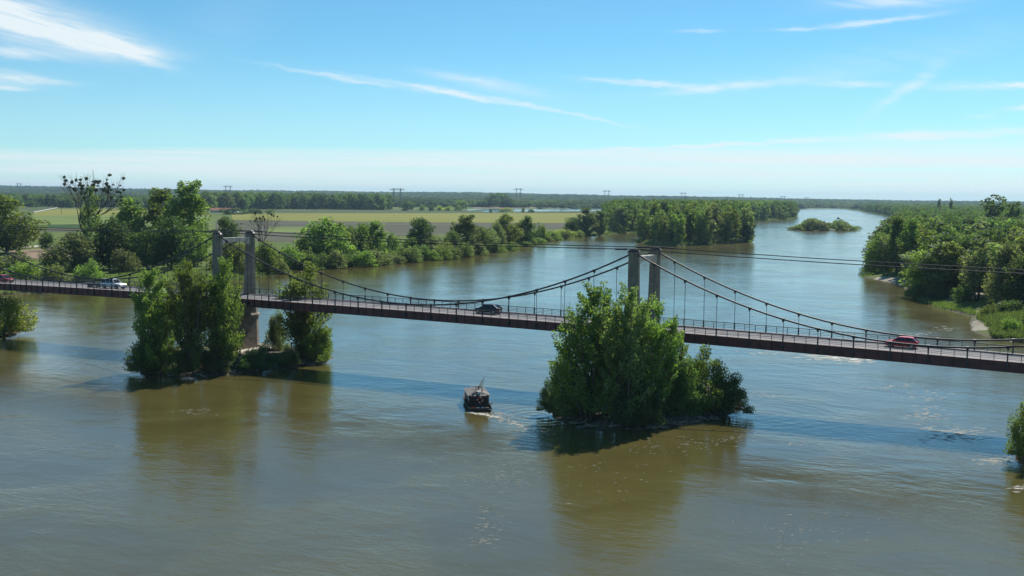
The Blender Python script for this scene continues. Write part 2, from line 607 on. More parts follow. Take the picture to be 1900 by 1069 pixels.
# ------------------------------------------------------------------ water
def water_material(name, body, rough, bump, still=False):
    m = bpy.data.materials.new(name)
    m.use_nodes = True
    t = NT(m.node_tree)
    pos = t.n('ShaderNodeNewGeometry').outputs['Position']
    p = t.n('ShaderNodeBsdfPrincipled')
    big = t.noise(pos, 0.016, 3.0, 0.55, 0.6)
    med = t.noise(pos, 0.06, 3.0, 0.55, 0.8)
    col = t.mix(t.mr(med, 0.3, 0.72), tuple(x*0.86 for x in body), tuple(x*1.12 for x in body))
    t.put(p.inputs['Base Color'], col)
    p.inputs['IOR'].default_value = 1.345
    p.inputs['Specular IOR Level'].default_value = 0.85
    t.put(p.inputs['Roughness'], t.mr(big, 0.35, 0.65, rough, rough*1.7))
    # ripples: the current runs along the piers, small waves lie across it
    rot = t.n('ShaderNodeVectorRotate', rotation_type='Z_AXIS')
    t.put(rot.inputs['Vector'], pos)
    rot.inputs['Angle'].default_value = R(27.7)
    rx_, ry_, rz_ = t.sep(rot.outputs[0])
    v1 = t.comb(t.m('MULTIPLY', rx_, 0.55), ry_, 0.0)
    w0 = t.noise(v1, 0.16, 2.0, 0.5, 0.7)
    w1 = t.noise(v1, 0.75, 3.0, 0.55, 0.6)
    w2 = t.noise(v1, 2.3, 4.0, 0.6, 0.3)
    patch = t.mr(med, 0.36, 0.68, 0.35, 1.0)
    patch2 = t.mr(t.noise(pos, 0.11, 3.0, 0.6, 1.2), 0.58, 0.74, 0.0, 1.0)
    hgt = t.m('ADD', t.m('MULTIPLY', w0, 0.34),
              t.m('MULTIPLY', patch, t.m('ADD', t.m('MULTIPLY', w1, 0.24),
                                         t.m('MULTIPLY', w2, t.m('ADD', 0.10, t.m('MULTIPLY', patch2, 0.08))))))
    # rings and standing waves where the current is broken by the piers and the barge
    gx_, gy_, gz_ = t.sep(pos)
    for (qx, qy), r_, k_, amp in (() if still else ((G(1400, 770), 14.0, 2.6, .025), (G(1500, 640), 16.0, 2.2, .06), (G(990, 770), 8.0, 3.4, .05), (G(225, 680), 9.0, 2.8, .04), (G(1850, 790), 14.0, 2.4, .03))):
        dx = t.m('SUBTRACT', gx_, qx)
        dy = t.m('SUBTRACT', gy_, qy)
        dd = t.m('SQRT', t.m('ADD', t.m('MULTIPLY', dx, dx), t.m('MULTIPLY', dy, dy)))
        wv_ = t.m('SINE', t.m('ADD', t.m('MULTIPLY', dd, k_), t.m('MULTIPLY', w0, 16.0)))
        fall = t.m('EXPONENT', t.m('MULTIPLY', t.m('MULTIPLY', dd, dd), -1.0/(r_*r_)))
        hgt = t.m('ADD', hgt, t.m('MULTIPLY', t.m('MULTIPLY', wv_, fall), amp))
    b = t.n('ShaderNodeBump')
    b.inputs['Strength'].default_value = 1.0
    b.inputs['Distance'].default_value = bump
    t.put(b.inputs['Height'], hgt)
    t.t.links.new(b.outputs[0], p.inputs['Normal'])
    o = t.n('ShaderNodeOutputMaterial')
    t.t.links.new(p.outputs[0], o.inputs[0])
    return m


WATER = water_material('river water', (0.100, 0.086, 0.027), 0.095, 0.30)
POND = water_material('pond water', (0.05, 0.09, 0.08), 0.08, 0.12, True)
MB().add([(-1500, -200, 0), (1500, -200, 0), (2600, 4600, 0), (-900, 4600, 0)], [(0, 1, 2, 3)]).build(
    'river', WATER, kind='structure', label='wide brown river with small ripples reflecting the blue sky')


# ------------------------------------------------------------------ fields, tracks and pond
def sheet_px(name, pts, z, material, label):
    w = [G(a, b, z) for a, b in pts]
    o = MB().add([(x, y, z) for x, y in w], [tuple(range(len(w)))]).build(name, material, kind='structure', label=label)
    return o


def field_mat(name, a, b, stripe=None):
    m = bpy.data.materials.new(name)
    m.use_nodes = True
    t = NT(m.node_tree)
    pos = t.n('ShaderNodeNewGeometry').outputs['Position']
    x, y, z = t.sep(pos)
    n = t.noise(t.comb(t.m('MULTIPLY', x, 0.004), t.m('MULTIPLY', y, 0.02), 0.0), 1.0, 5.0, 0.65)
    n2 = t.noise(pos, 0.05, 4.0, 0.6)
    c = t.mix(t.mr(t.m('ADD', t.m('MULTIPLY', n, .7), t.m('MULTIPLY', n2, .3)), 0.38, 0.62), a, b)
    p = t.n('ShaderNodeBsdfPrincipled')
    p.inputs['Roughness'].default_value = 0.95
    p.inputs['Specular IOR Level'].default_value = 0.1
    t.put(p.inputs['Base Color'], c)
    o = t.n('ShaderNodeOutputMaterial')
    t.t.links.new(p.outputs[0], o.inputs[0])
    return m


YELLOW = field_mat('ripening crop', (0.185, 0.195, 0.042), (0.25, 0.245, 0.058))
LIGHTG = field_mat('young crop', (0.14, 0.185, 0.05), (0.185, 0.23, 0.07))
PLOUGH = field_mat('ploughed earth', (0.085, 0.088, 0.058), (0.12, 0.115, 0.078))
DULLG = field_mat('dull green crop', (0.075, 0.105, 0.045), (0.10, 0.12, 0.055))
DARKG = field_mat('dark green crop', (0.035, 0.075, 0.022), (0.05, 0.09, 0.03))
DIRT = field_mat('bare earth', (0.24, 0.17, 0.115), (0.30, 0.22, 0.16))
GRAVEL = field_mat('pale gravel', (0.50, 0.47, 0.41), (0.58, 0.55, 0.48))
SAND = field_mat('pale shingle', (0.24, 0.22, 0.165), (0.38, 0.35, 0.28))
FZ = LAND + 0.12
sheet_px('field', [(400, 389.5), (1110, 388.5), (1110, 395), (430, 395.5)], FZ, DULLG, 'thin dull green field strip below the far wood')
sheet_px('field', [(430, 395.6), (860, 395.6), (1090, 394.2), (1060, 414), (800, 413), (430, 408)], FZ, YELLOW, 'long yellow green crop field beyond the bank trees')
sheet_px('field', [(400, 408.5), (600, 411), (800, 413.2), (1055, 414.3), (1040, 425), (880, 432), (700, 440), (560, 449), (400, 447)], FZ - .06, PLOUGH, 'grey brown ploughed field behind the bank trees')
sheet_px('field', [(500, 421.5), (585, 421.5), (566, 431), (495, 431)], FZ, LIGHTG, 'small bright green crop strip inside the ploughed field')
sheet_px('field', [(30, 386), (110, 381.5), (330, 381.5), (330, 387), (109, 386.6), (64, 393)], FZ, DULLG, 'dull green field beyond the white gravel track')
sheet_px('field', [(66, 394), (109, 387.6), (330, 388), (390, 396), (390, 400), (60, 400)], FZ, YELLOW, 'yellow crop field beside the white gravel track')
sheet_px('field', [(60, 400), (390, 400), (390, 415), (60, 417.5)], FZ - .02, LIGHTG, 'light green crop field behind the mistletoe tree')
sheet_px('field', [(60, 417.6), (160, 415.6), (230, 415.6), (230, 422), (60, 423)], FZ, DARKG, 'narrow dark green crop strip in front of the light green field')
sheet_px('field', [(60, 424), (230, 423), (230, 428), (60, 430.5)], FZ - .03, PLOUGH, 'narrow brown strip below the dark green crop')
sheet_px('path', [(62, 393), (107, 384.6), (107, 385.9), (63, 394.4)], FZ + .05, GRAVEL, 'pale gravel track running into the far fields')
sheet_px('path', [(30, 459.5), (60, 456.5), (80, 454.3), (80, 457), (58, 459.2), (30, 462)], FZ + .05, GRAVEL, 'pale gravel track crossing below the left bank tree')
sheet_px('path', [(63, 436), (70, 436), (79, 441.5), (73, 442.5)], FZ + .05, GRAVEL, 'short bend of pale gravel track by the dark shrub')
sheet_px('field', [(20, 465), (80, 462), (190, 465), (190, 478), (70, 480), (16, 478)], FZ, DIRT, 'patch of bare reddish earth on the left bank')
sheet_px('pond', [(862, 391.5), (870, 388.4), (905, 387.4), (985, 388.2), (1060, 387.6), (1140, 388.2), (1142, 391.6), (1000, 392.2), (905, 393.6), (893, 392.8), (905, 390.6), (880, 389.8)], FZ + .15, POND, 'pale blue flooded pond beyond the yellow field')
sheet_px('field', [(880, 384.2), (1150, 383.6), (1150, 386), (880, 386.8)], FZ, DIRT, 'thin pale strip of bare land behind the pond')
for pts, lab in (([(1612, 515.5), (1640, 515), (1668, 519), (1690, 525), (1694, 528), (1676, 529.5), (1640, 521)], 'pale shingle bar at the foot of the overhanging willow'),
                 ([(1735, 548), (1790, 545), (1850, 556), (1865, 563), (1800, 567), (1745, 560)], 'bare sandy patch below the right bank wood'),
                 ([(1808, 590), (1832, 592), (1828, 604), (1838, 613), (1806, 612), (1802, 600)], 'white shingle beach beside the reeds on the right bank'),
                 ([(1845, 627), (1885, 629), (1893, 634), (1848, 628.5)], 'strip of pale shingle at the water edge by the bridge')):
    w0 = [G(a, b, 0.35) for a, b in pts]
    w = []
    for i in range(len(w0)):
        for t_ in (0, .25, .5, .75):
            j_ = .9
            w.append((w0[i][0]*(1-t_) + w0[(i+1) % len(w0)][0]*t_ + random.uniform(-j_, j_), w0[i][1]*(1-t_) + w0[(i+1) % len(w0)][1]*t_ + random.uniform(-j_, j_)*2))
    mb = MB()
    c0 = np.mean(w, 0)
    mb.add([(x, y, float(land_height(np.array([x]), np.array([y]))[0]) + .02) for x, y in w] +
           [(c0[0], c0[1], float(land_height(np.array([c0[0]]), np.array([c0[1]]))[0]) + .3)],
           [(i, (i+1) % len(w), len(w)) for i in range(len(w))])
    mb.build('shingle_bank', SAND, kind='structure', label=lab)


# ------------------------------------------------------------------ suspension bridge
BX, BY, BA = -37.0817, 189.1066, 0.484
HS = 4.6033                       # hanger spacing
BW = 8.518                        # between the two cable planes
T_L, T_R = -15.888, 61.3595
SPAN = T_R - T_L
TOWERS = [T_L - SPAN, T_L, T_R, T_R + SPAN]
TOWH = 11.22
S0, S1 = TOWERS[0] - 8, TOWERS[3] + 8


def deck_z(s):
    return 11.0 - 0.7916*((s + 21.763)/100)**2


def bpos(s, lat, z=None):
    c, s_ = math.cos(BA), math.sin(BA)
    return (BX + s*c + lat*s_, BY - s*s_ + lat*c, deck_z(s) if z is None else z)


bridge = empty('suspension_bridge', (BX, BY, 0), -BA, cat='bridge',
               label='long suspension bridge with concrete towers and dark red steel girder crossing the river')
RED = GIRDER
stations = [S0 + (S1 - S0)*i/60 for i in range(61)]


def sweep(name, prof, material, parent, st=stations):
    """prof: list of (lat, dz) going round the section"""
    mb = MB()
    mb.loft([[(s, l, deck_z(s) + dz) for l, dz in prof] for s in st])
    return mb.build(name, material, parent)


def rect(l0, l1, z0, z1):
    return [(l0, z0), (l1, z0), (l1, z1), (l0, z1)]


deck = sweep('deck_slab', rect(0.22, BW - 0.22, -0.42, -0.12), KERBM, bridge)
sweep('road_surface', rect(1.45, BW - 1.45, -0.115, -0.08), ASPHALT, bridge)
for side, l0, l1 in (('near', 0.20, 1.44), ('far', BW - 1.44, BW - 0.20)):
    sweep('footway', rect(l0, l1, -0.11, 0.03), KERBM, bridge)
# girder: web, two flanges, stiffeners under every post
post_step = HS/3
first = S0 + 0.4
posts = []
k0 = math.ceil((S0 + 0.2)/post_step)
k1 = math.floor((S1 - 0.2)/post_step)
for k in range(k0, k1 + 1):
    posts.append((k*post_step, k % 3 == 0))
stiff_me = {}
for far in (0, 1):
    lat = BW if far else 0.0
    out = 1 if far else -1
    prof = [(lat - .06, -.06), (lat - .06, -1.22), (lat - .2, -1.22), (lat - .2, -1.3), (lat + .2, -1.3), (lat + .2, -1.22),
            (lat + .06, -1.22), (lat + .06, -.06), (lat + .2, -.06), (lat + .2, 0.02), (lat - .2, 0.02), (lat - .2, -.06)]
    g = sweep('girder', prof, GIRDER, bridge)
    mb = MB().box(-.035, .035, 0.062*out if out > 0 else -.185, .185 if out > 0 else -.062, -1.215, -.065)
    me_s = mb.mesh('stiffener', GIRDER)
    mb = MB().box(-.09, .09, 0.062*out if out > 0 else -.235, .235 if out > 0 else -.062, -1.215, -.065)
    mb.box(-.16, .16, (.063 if out > 0 else -.30), (.30 if out > 0 else -.063), -.95, -.42)
    me_b = mb.mesh('hanger_bracket', STEEL)
    for s, big in posts:
        obj('hanger_bracket' if big else 'stiffener', me_b if big else me_s, g, (s, lat, deck_z(s)))
    # railing
    rl = BW - .02 if far else .02
    rail = sweep('top_rail', rect(rl - .055, rl + .055, .90, .99), STEEL, bridge)
    for dz in (.25, .46, .68):
        sweep('mid_rail', rect(rl - .02, rl + .02, dz, dz + .04), STEEL, bridge)
    me_p = MB().box(-.035, .035, -.035, .035, .021, .90).mesh('post', STEEL)
    me_hp = MB().box(-.085, .085, -.075, .075, .021, 1.02).mesh('hanger_post', STEEL)
    for s, big in posts:
        obj('hanger_post' if big else 'post', me_hp if big else me_p, rail, (s, rl, deck_z(s)))
me_fb = MB().box(-.1, .1, .21, BW - .21, -1.0, -.42).mesh('floor_beam', GIRDER)
for s, big in posts:
    if big:
        obj('floor_beam', me_fb, bridge, (s, 0, deck_z(s)))

# main cables, clamps and hangers
me_clamp = MB().tube([(-.2, 0, 0), (.2, 0, 0)], .17, 8)
me_clamp.hexa([(-.06, -.06, -.42), (.06, -.06, -.42), (.06, .06, -.42), (-.06, .06, -.42)],
              [(-.19, -.1, -.1), (.19, -.1, -.1), (.19, .1, -.1), (-.19, .1, -.1)])
me_clamp = me_clamp.mesh('clamp', STEEL)


def cable_z(s, a, b):
    """height of the main cable between towers a and b"""
    t = (s - a)/(b - a)
    za, zb = deck_z(a) + TOWH - .35, deck_z(b) + TOWH - .35
    mid = (a + b)/2
    sag = (za + zb)/2 - (deck_z(mid) + 1.05)
    return za*(1-t) + zb*t - 4*sag*t*(1-t)


SPANS = [(TOWERS[i], TOWERS[i+1]) for i in range(3)]
for lat in (0.0, BW):
    for a, b in SPANS:
        n = 40
        pts = [(a + (b-a)*i/n, lat, cable_z(a + (b-a)*i/n, a, b)) for i in range(n+1)]
        mc = MB().tube(pts, .12, 8).build('main_cable', CABLE, bridge, smooth=True)
        for s, big in posts:
            if not big or s < a + 1.6 or s > b - 1.6:
                continue
            z = cable_z(s, a, b)
            sl = math.atan((cable_z(s+.1, a, b) - cable_z(s-.1, a, b))/.2)
            cl = obj('clamp', me_clamp, mc, (s, lat, z))
            cl.rotation_euler = (0, -sl*0.6, 0)
            zb = deck_z(s) + 1.0
            if z - .4 > zb + .05:
                MB().tube([(s, lat, zb), (s, lat, z - .36)], .038, 6).build('hanger', CABLE, bridge)
        # the tie cables that join the tower tops
        pts = []
        for i in range(21):
            t = i/20
            s = a + (b-a)*t
            pts.append((s, lat, (deck_z(a)*(1-t) + deck_z(b)*t) + TOWH + .12 - 4*.42*t*(1-t)))
        MB().tube(pts, .068, 6).build('tie_cable', CABLE, bridge, smooth=True)
        for e, sg in ((a, 1), (b, -1)):
            MB().bar((e + sg*1.0, lat, deck_z(e) + TOWH + .09), (e + sg*2.9, lat, deck_z(e) + TOWH + .02), .2, .24).build('cable_socket', STEEL, bridge)


def chamfer_ring(s, l, b, t, z, c=.16):
    return [(s - b/2 + c, l - t/2, z), (s + b/2 - c, l - t/2, z), (s + b/2, l - t/2 + c, z), (s + b/2, l + t/2 - c, z),
            (s + b/2 - c, l + t/2, z), (s - b/2 + c, l + t/2, z), (s - b/2, l + t/2 - c, z), (s - b/2, l - t/2 + c, z)]


for s in TOWERS:
    zd = deck_z(s)
    tw = obj('tower', None, bridge, (0, 0, 0))
    for lat, inn in ((0.0, 1), (BW, -1)):
        leg = MB()
        leg.loft([chamfer_ring(s, lat + .28*inn, 1.42, 2.02, zd - 1.5), chamfer_ring(s, lat + .20*inn, 1.38, 1.86, zd + 2),
                  chamfer_ring(s, lat, 1.27, 1.36, zd + TOWH - .55)])
        lg = leg.build('leg', CONCRETE, tw)
        # raised rib on the outer and side faces, as on the cast legs
        for sg in (-1, 1):
            rib = MB()
            rib.hexa([(s + sg*.72 - .05, lat - .20 + .26*inn, zd - 1.4), (s + sg*.72 + .05, lat - .20 + .26*inn, zd - 1.4),
                      (s + sg*.72 + .05, lat + .20 + .26*inn, zd - 1.4), (s + sg*.72 - .05, lat + .20 + .26*inn, zd - 1.4)],
                     [(s + sg*.645 - .05, lat - .16, zd + TOWH - .7), (s + sg*.645 + .05, lat - .16, zd + TOWH - .7),
                      (s + sg*.645 + .05, lat + .16, zd + TOWH - .7), (s + sg*.645 - .05, lat + .16, zd + TOWH - .7)])
            rib.build('rib', CONCRETE, lg)
        cap = MB().loft([chamfer_ring(s, lat, 1.42, 1.5, zd + TOWH - .55), chamfer_ring(s, lat, 1.5, 1.56, zd + TOWH - .42),
                         chamfer_ring(s, lat, 1.5, 1.56, zd + TOWH - .30)])
        cap.build('leg_cap', CONCRETE, tw)
        sd_ = MB().box(s - .62, s + .62, lat - .48, lat + .48, zd + TOWH - .299, zd + TOWH - .12)
        sd_.hexa([(s - .9, lat - .3, zd + TOWH - .3), (s + .9, lat - .3, zd + TOWH - .3), (s + .9, lat + .3, zd + TOWH - .3), (s - .9, lat + .3, zd + TOWH - .3)],
                 [(s - .45, lat - .22, zd + TOWH + .22), (s + .45, lat - .22, zd + TOWH + .22), (s + .45, lat + .22, zd + TOWH + .22), (s - .45, lat + .22, zd + TOWH + .22)])
        for q in (-.34, 0, .34):
            sd_.tube([(s + q, lat - .52, zd + TOWH - .02), (s + q, lat + .52, zd + TOWH - .02)], .1, 8)
        sd_.build('saddle', STEEL, tw)
    # cross beam with haunches under its ends
    zt = zd + TOWH - .95
    bm_ = MB()
    prof = [(.5, -1.5), (1.0, -1.15), (1.7, -.82), (2.6, -.75), (BW - 2.6, -.75), (BW - 1.7, -.82), (BW - 1.0, -1.15), (BW - .5, -1.5), (BW - .5, 0), (.5, 0)]
    bm_.loft([[(s - .5, l, zt + z) for l, z in prof], [(s + .5, l, zt + z) for l, z in prof]])
    bm_.build('crossbeam', BEAMC, tw)
    MB().box(s - .52, s + .52, BW*.52, BW*.52 + .45, zt - .1, zt + .03).build('white_plate', PLATE, tw)
    # masonry pier: shaft with cutwater ends, string course and upper block

    def pier_ring(hs, l0, l1, z):
        return [(s - hs, l0, z), (s - hs*.6, l0 - hs*.8, z), (s, l0 - hs*1.05, z), (s + hs*.6, l0 - hs*.8, z), (s + hs, l0, z),
                (s + hs, l1, z), (s + hs*.6, l1 + hs*.8, z), (s, l1 + hs*1.05, z), (s - hs*.6, l1 + hs*.8, z), (s - hs, l1, z)]
    pr = obj('pier', MB().loft([pier_ring(1.75, .2, BW - .2, -1), pier_ring(1.55, .2, BW - .2, zd - 4.2)]).mesh('pier', STONE), bridge)
    MB().loft([pier_ring(1.62, .2, BW - .2, zd - 4.2), pier_ring(1.85, .2, BW - .2, zd - 4.0), pier_ring(1.85, .2, BW - .2, zd - 3.6),
               pier_ring(1.6, .2, BW - .2, zd - 3.35)]).build('string_course', STONE, pr)
    MB().loft([pier_ring(1.5, .3, BW - .3, zd - 3.36), pier_ring(1.5, .3, BW - .3, zd - 1.31)]).build('upper_block', STONE, pr)
    MB().loft([pier_ring(5.0, -1, BW + 1, -1.2), pier_ring(4.6, -1, BW + 1, .7), pier_ring(3.6, -.5, BW + .5, 1.45)]).build('footing', FOOTING, pr)


# ------------------------------------------------------------------ vehicles on the deck
def ring_car(x, zl, zb, hw):
    return [(x, -hw*.88, zl), (x, -hw, zl + .18), (x, -hw, zl + (zb - zl)*.62), (x, -hw*.93, zb),
            (x, hw*.93, zb), (x, hw, zl + (zb - zl)*.62), (x, hw, zl + .18), (x, hw*.88, zl)]


def wheel_mesh():
    ty, ri = MB(), MB()
    n = 16
    prof = [(.20, -.1), (.30, -.1), (.32, -.06), (.32, .06), (.30, .1), (.20, .1)]
    ty.loft([[(r_*math.cos(2*math.pi*i/n), y, r_*math.sin(2*math.pi*i/n)) for i in range(n)] for r_, y in prof], cap=False)
    ri.loft([[(.205*math.cos(2*math.pi*i/n), y, .205*math.sin(2*math.pi*i/n)) for i in range(n)] for y in (-.085, .085)])
    for k in range(5):
        a = 2*math.pi*k/5
        for y in (-.09, .09):
            ri.bar((.04*math.cos(a), y, .04*math.sin(a)), (.19*math.cos(a), y, .19*math.sin(a)), .05, .03)
    return ty.mesh('tyre', TYRE, True), ri.mesh('rim', RIM)


TY_ME, RI_ME = wheel_mesh()


def car(label, color, s, lat, heading, lower, cabin, wheels, hw=.86, wr=.32, name='car', cat='car', glassy=True, trim=None):
    """lower: stations (x, z low, z belt, half width); cabin: (rear base, rear roof, front roof, front base, roof z, pillars)"""
    ang = -BA + (0 if heading > 0 else math.pi)
    slope = math.atan((deck_z(s+.5) - deck_z(s-.5)))*heading
    root = empty(name, bpos(s, lat, deck_z(s) - .078), ang, label=label, cat=cat)
    root.rotation_euler = (0, -slope, ang)
    paint = mat('paint ' + '%.2f %.2f %.2f' % color, color, 0.35, coat=0.2, spec=0.4)
    body = MB().loft([ring_car(*q) for q in lower]).build('body', paint, root)
    rb, rr, fr, fb, rz, pil = cabin
    zb = lower[len(lower)//2][2] - .02
    b0, b1 = hw*.92, hw*.74
    MB().hexa([(rb, -b0, zb), (fb, -b0, zb), (fb, b0, zb), (rb, b0, zb)], [(rr, -b1, rz), (fr, -b1, rz), (fr, b1, rz), (rr, b1, rz)]).build('windows', GLASS, root)
    # roof skin
    MB().loft([[(rr - .06, -b1*.9, rz - .02), (rr - .06, b1*.9, rz - .02), (rr - .06, b1*.9, rz + .02), (rr - .06, -b1*.9, rz + .02)],
               [((rr*.8 + fr*.2), -b1*1.05, rz - .03), ((rr*.8 + fr*.2), b1*1.05, rz - .03), ((rr*.8 + fr*.2), b1*.95, rz + .06), ((rr*.8 + fr*.2), -b1*.95, rz + .06)],
               [((rr*.2 + fr*.8), -b1*1.05, rz - .03), ((rr*.2 + fr*.8), b1*1.05, rz - .03), ((rr*.2 + fr*.8), b1*.95, rz + .06), ((rr*.2 + fr*.8), -b1*.95, rz + .06)],
               [(fr + .05, -b1*.95, rz - .03), (fr + .05, b1*.95, rz - .03), (fr + .05, b1*.9, rz + .015), (fr + .05, -b1*.9, rz + .015)]]).build('roof', paint, root)
    for sgn in (-1, 1):
        for i, (x0, x1, w_) in enumerate([(rb, rr, .16), (fb, fr, .08)] + [(q, q + (.0), .09) for q in pil]):
            MB().bar((x0, sgn*(b0 + .005), zb), (x1, sgn*(b1 + .005), rz), .04, w_).build('pillar', paint, root)
        MB().bar((fb - .35, sgn*(hw + .0), zb + .08), (fb - .35, sgn*(hw + .17), zb + .1), .14, .12).build('mirror', paint, root)
        xf, xr = lower[-1][0], lower[0][0]
        MB().box(xf - .10, xf + .015, min(sgn*hw*.52, sgn*hw*.86), max(sgn*hw*.52, sgn*hw*.86), .60, .74).build('headlight', LAMP, root)
        MB().box(xr - .015, xr + .08, min(sgn*hw*.62, sgn*hw*.9), max(sgn*hw*.62, sgn*hw*.9), .72, .98).build('taillight', TAIL, root)
    for xw in wheels:
        for sgn in (-1, 1):
            w = obj('wheel', None, root, (xw, sgn*(hw - .08), wr))
            w.scale = (wr/.32,)*3
            obj('tyre', TY_ME, w)
            obj('rim', RI_ME, w)
            arch = MB()
            n = 9
            arch.loft([[(xw + r_*math.cos(math.pi*i/(n-1)), sgn*(hw*1.004), wr + r_*math.sin(math.pi*i/(n-1))) for i in range(n)] for r_ in (wr*1.02, wr*1.22)],
                      cap=False, closed=False)
            arch.build('wheel_arch', TYRE, root)
    MB().box(lower[-1][0] - .05, lower[-1][0] + .05, -hw*.7, hw*.7, .26, .44).build('bumper', trim or STEEL, root)
    MB().box(lower[0][0] - .05, lower[0][0] + .05, -hw*.7, hw*.7, .30, .48).build('bumper', trim or STEEL, root)
    MB().box(lower[0][0] - .06, lower[0][0] - .052, -.26, .26, .5, .62).build('number_plate', PLATE, root)
    return root


HATCH = [(-2.02, .42, .86, .66), (-1.92, .24, .95, .80), (-1.3, .2, .96, .86), (0.1, .19, .94, .87), (.95, .2, .92, .86), (1.55, .22, .84, .83), (1.98, .26, .72, .72), (2.1, .36, .58, .58)]
SEDAN = [(-2.12, .42, .88, .66), (-2.02, .24, .97, .80), (-1.3, .2, .97, .86), (0.1, .19, .95, .87), (.9, .2, .93, .86), (1.6, .22, .84, .83), (2.05, .26, .72, .72), (2.15, .36, .58, .58)]
FWD = [(-2.55, .5, 1.10, .78), (-2.48, .36, 1.14, .88), (-1.4, .34, 1.14, .92), (0.2, .34, 1.13, .92), (.95, .34, 1.12, .92), (1.8, .36, 1.06, .91), (2.4, .40, 1.0, .86), (2.55, .48, .86, .74)]


def s_at(px, lat):
    """bridge station whose deck point shows in that picture column"""
    best = None
    lo, hi = S0, S1
    for _ in range(60):
        m_ = (lo + hi)/2
        x, y, z = bpos(m_, lat)
        # column of the point
        cp, sp = math.cos(PITCH), math.sin(PITCH)
        zz = z - CAMH
        d = y*cp - zz*sp
        u = y*sp + zz*cp
        X = CX + math.cos(ROLL)*F*x/d + math.sin(ROLL)*F*u/d
        if X < px:
            lo = m_
        else:
            hi = m_
    return (lo + hi)/2


car('dark red hatchback heading left on the bridge, right of the nearer tower', (0.62, 0.018, 0.032), s_at(1673, 5.25), 5.25, -1, HATCH, (-1.92, -1.35, .35, 1.12, 1.40, (-.45,)), (-1.32, 1.32))
car('black hatchback heading left in the middle of the bridge between the towers', (0.012, 0.014, 0.018), s_at(905.5, 5.25), 5.25, -1, SEDAN, (-2.05, -1.3, .3, 1.15, 1.42, (-.5,)), (-1.36, 1.36))
car('bright red small car heading right at the left end of the bridge', (0.42, 0.022, 0.035), s_at(8, 3.2), 3.2, 1, HATCH, (-1.95, -1.5, .35, 1.12, 1.46, (-.5,)), (-1.32, 1.32))
sp_ = s_at(211, 3.2)
car('white four wheel drive car towing a flatbed trailer on the bridge', (0.74, 0.76, 0.78), sp_, 3.2, 1, FWD, (-2.4, -2.25, .45, 1.05, 1.80, (-1.2, -.2)), (-1.55, 1.55), hw=.92, wr=.38)


def trailer(s, lat):
    root = empty('trailer', bpos(s, lat, deck_z(s) - .078), -BA, cat='trailer',
                 label='low grey flatbed trailer hitched behind the white four wheel drive car')
    MB().box(-1.6, 1.6, -.9, .9, .66, .76).build('bed', GREYWOOD, root)
    for y in (-.9, .86):
        MB().box(-1.6, 1.6, y, y + .04, .761, .99).build('side_board', RIM, root)
    for x in (-1.6, 1.56):
        MB().box(x, x + .04, -.858, .858, .761, .99).build('end_board', RIM, root)
    MB().bar((1.6, -.5, .58), (2.5, 0, .5), .09).bar((1.6, .5, .58), (2.5, 0, .5), .09).box(-1.5, 1.7, -.55, -.47, .52, .659).box(-1.5, 1.7, .47, .55, .52, .659).build('drawbar', STEEL, root)
    for x in (-.45, .3):
        for sg in (-1, 1):
            w = obj('wheel', None, root, (x, sg*.97, .3))
            obj('tyre', TY_ME, w)
            obj('rim', RI_ME, w)
    for sg in (-1, 1):
        MB().box(-.85, .7, sg*.97 - .13, sg*.97 + .13, .63, .655).build('mudguard', STEEL, root)
    return root


trailer(sp_ - 5.05, 3.2)


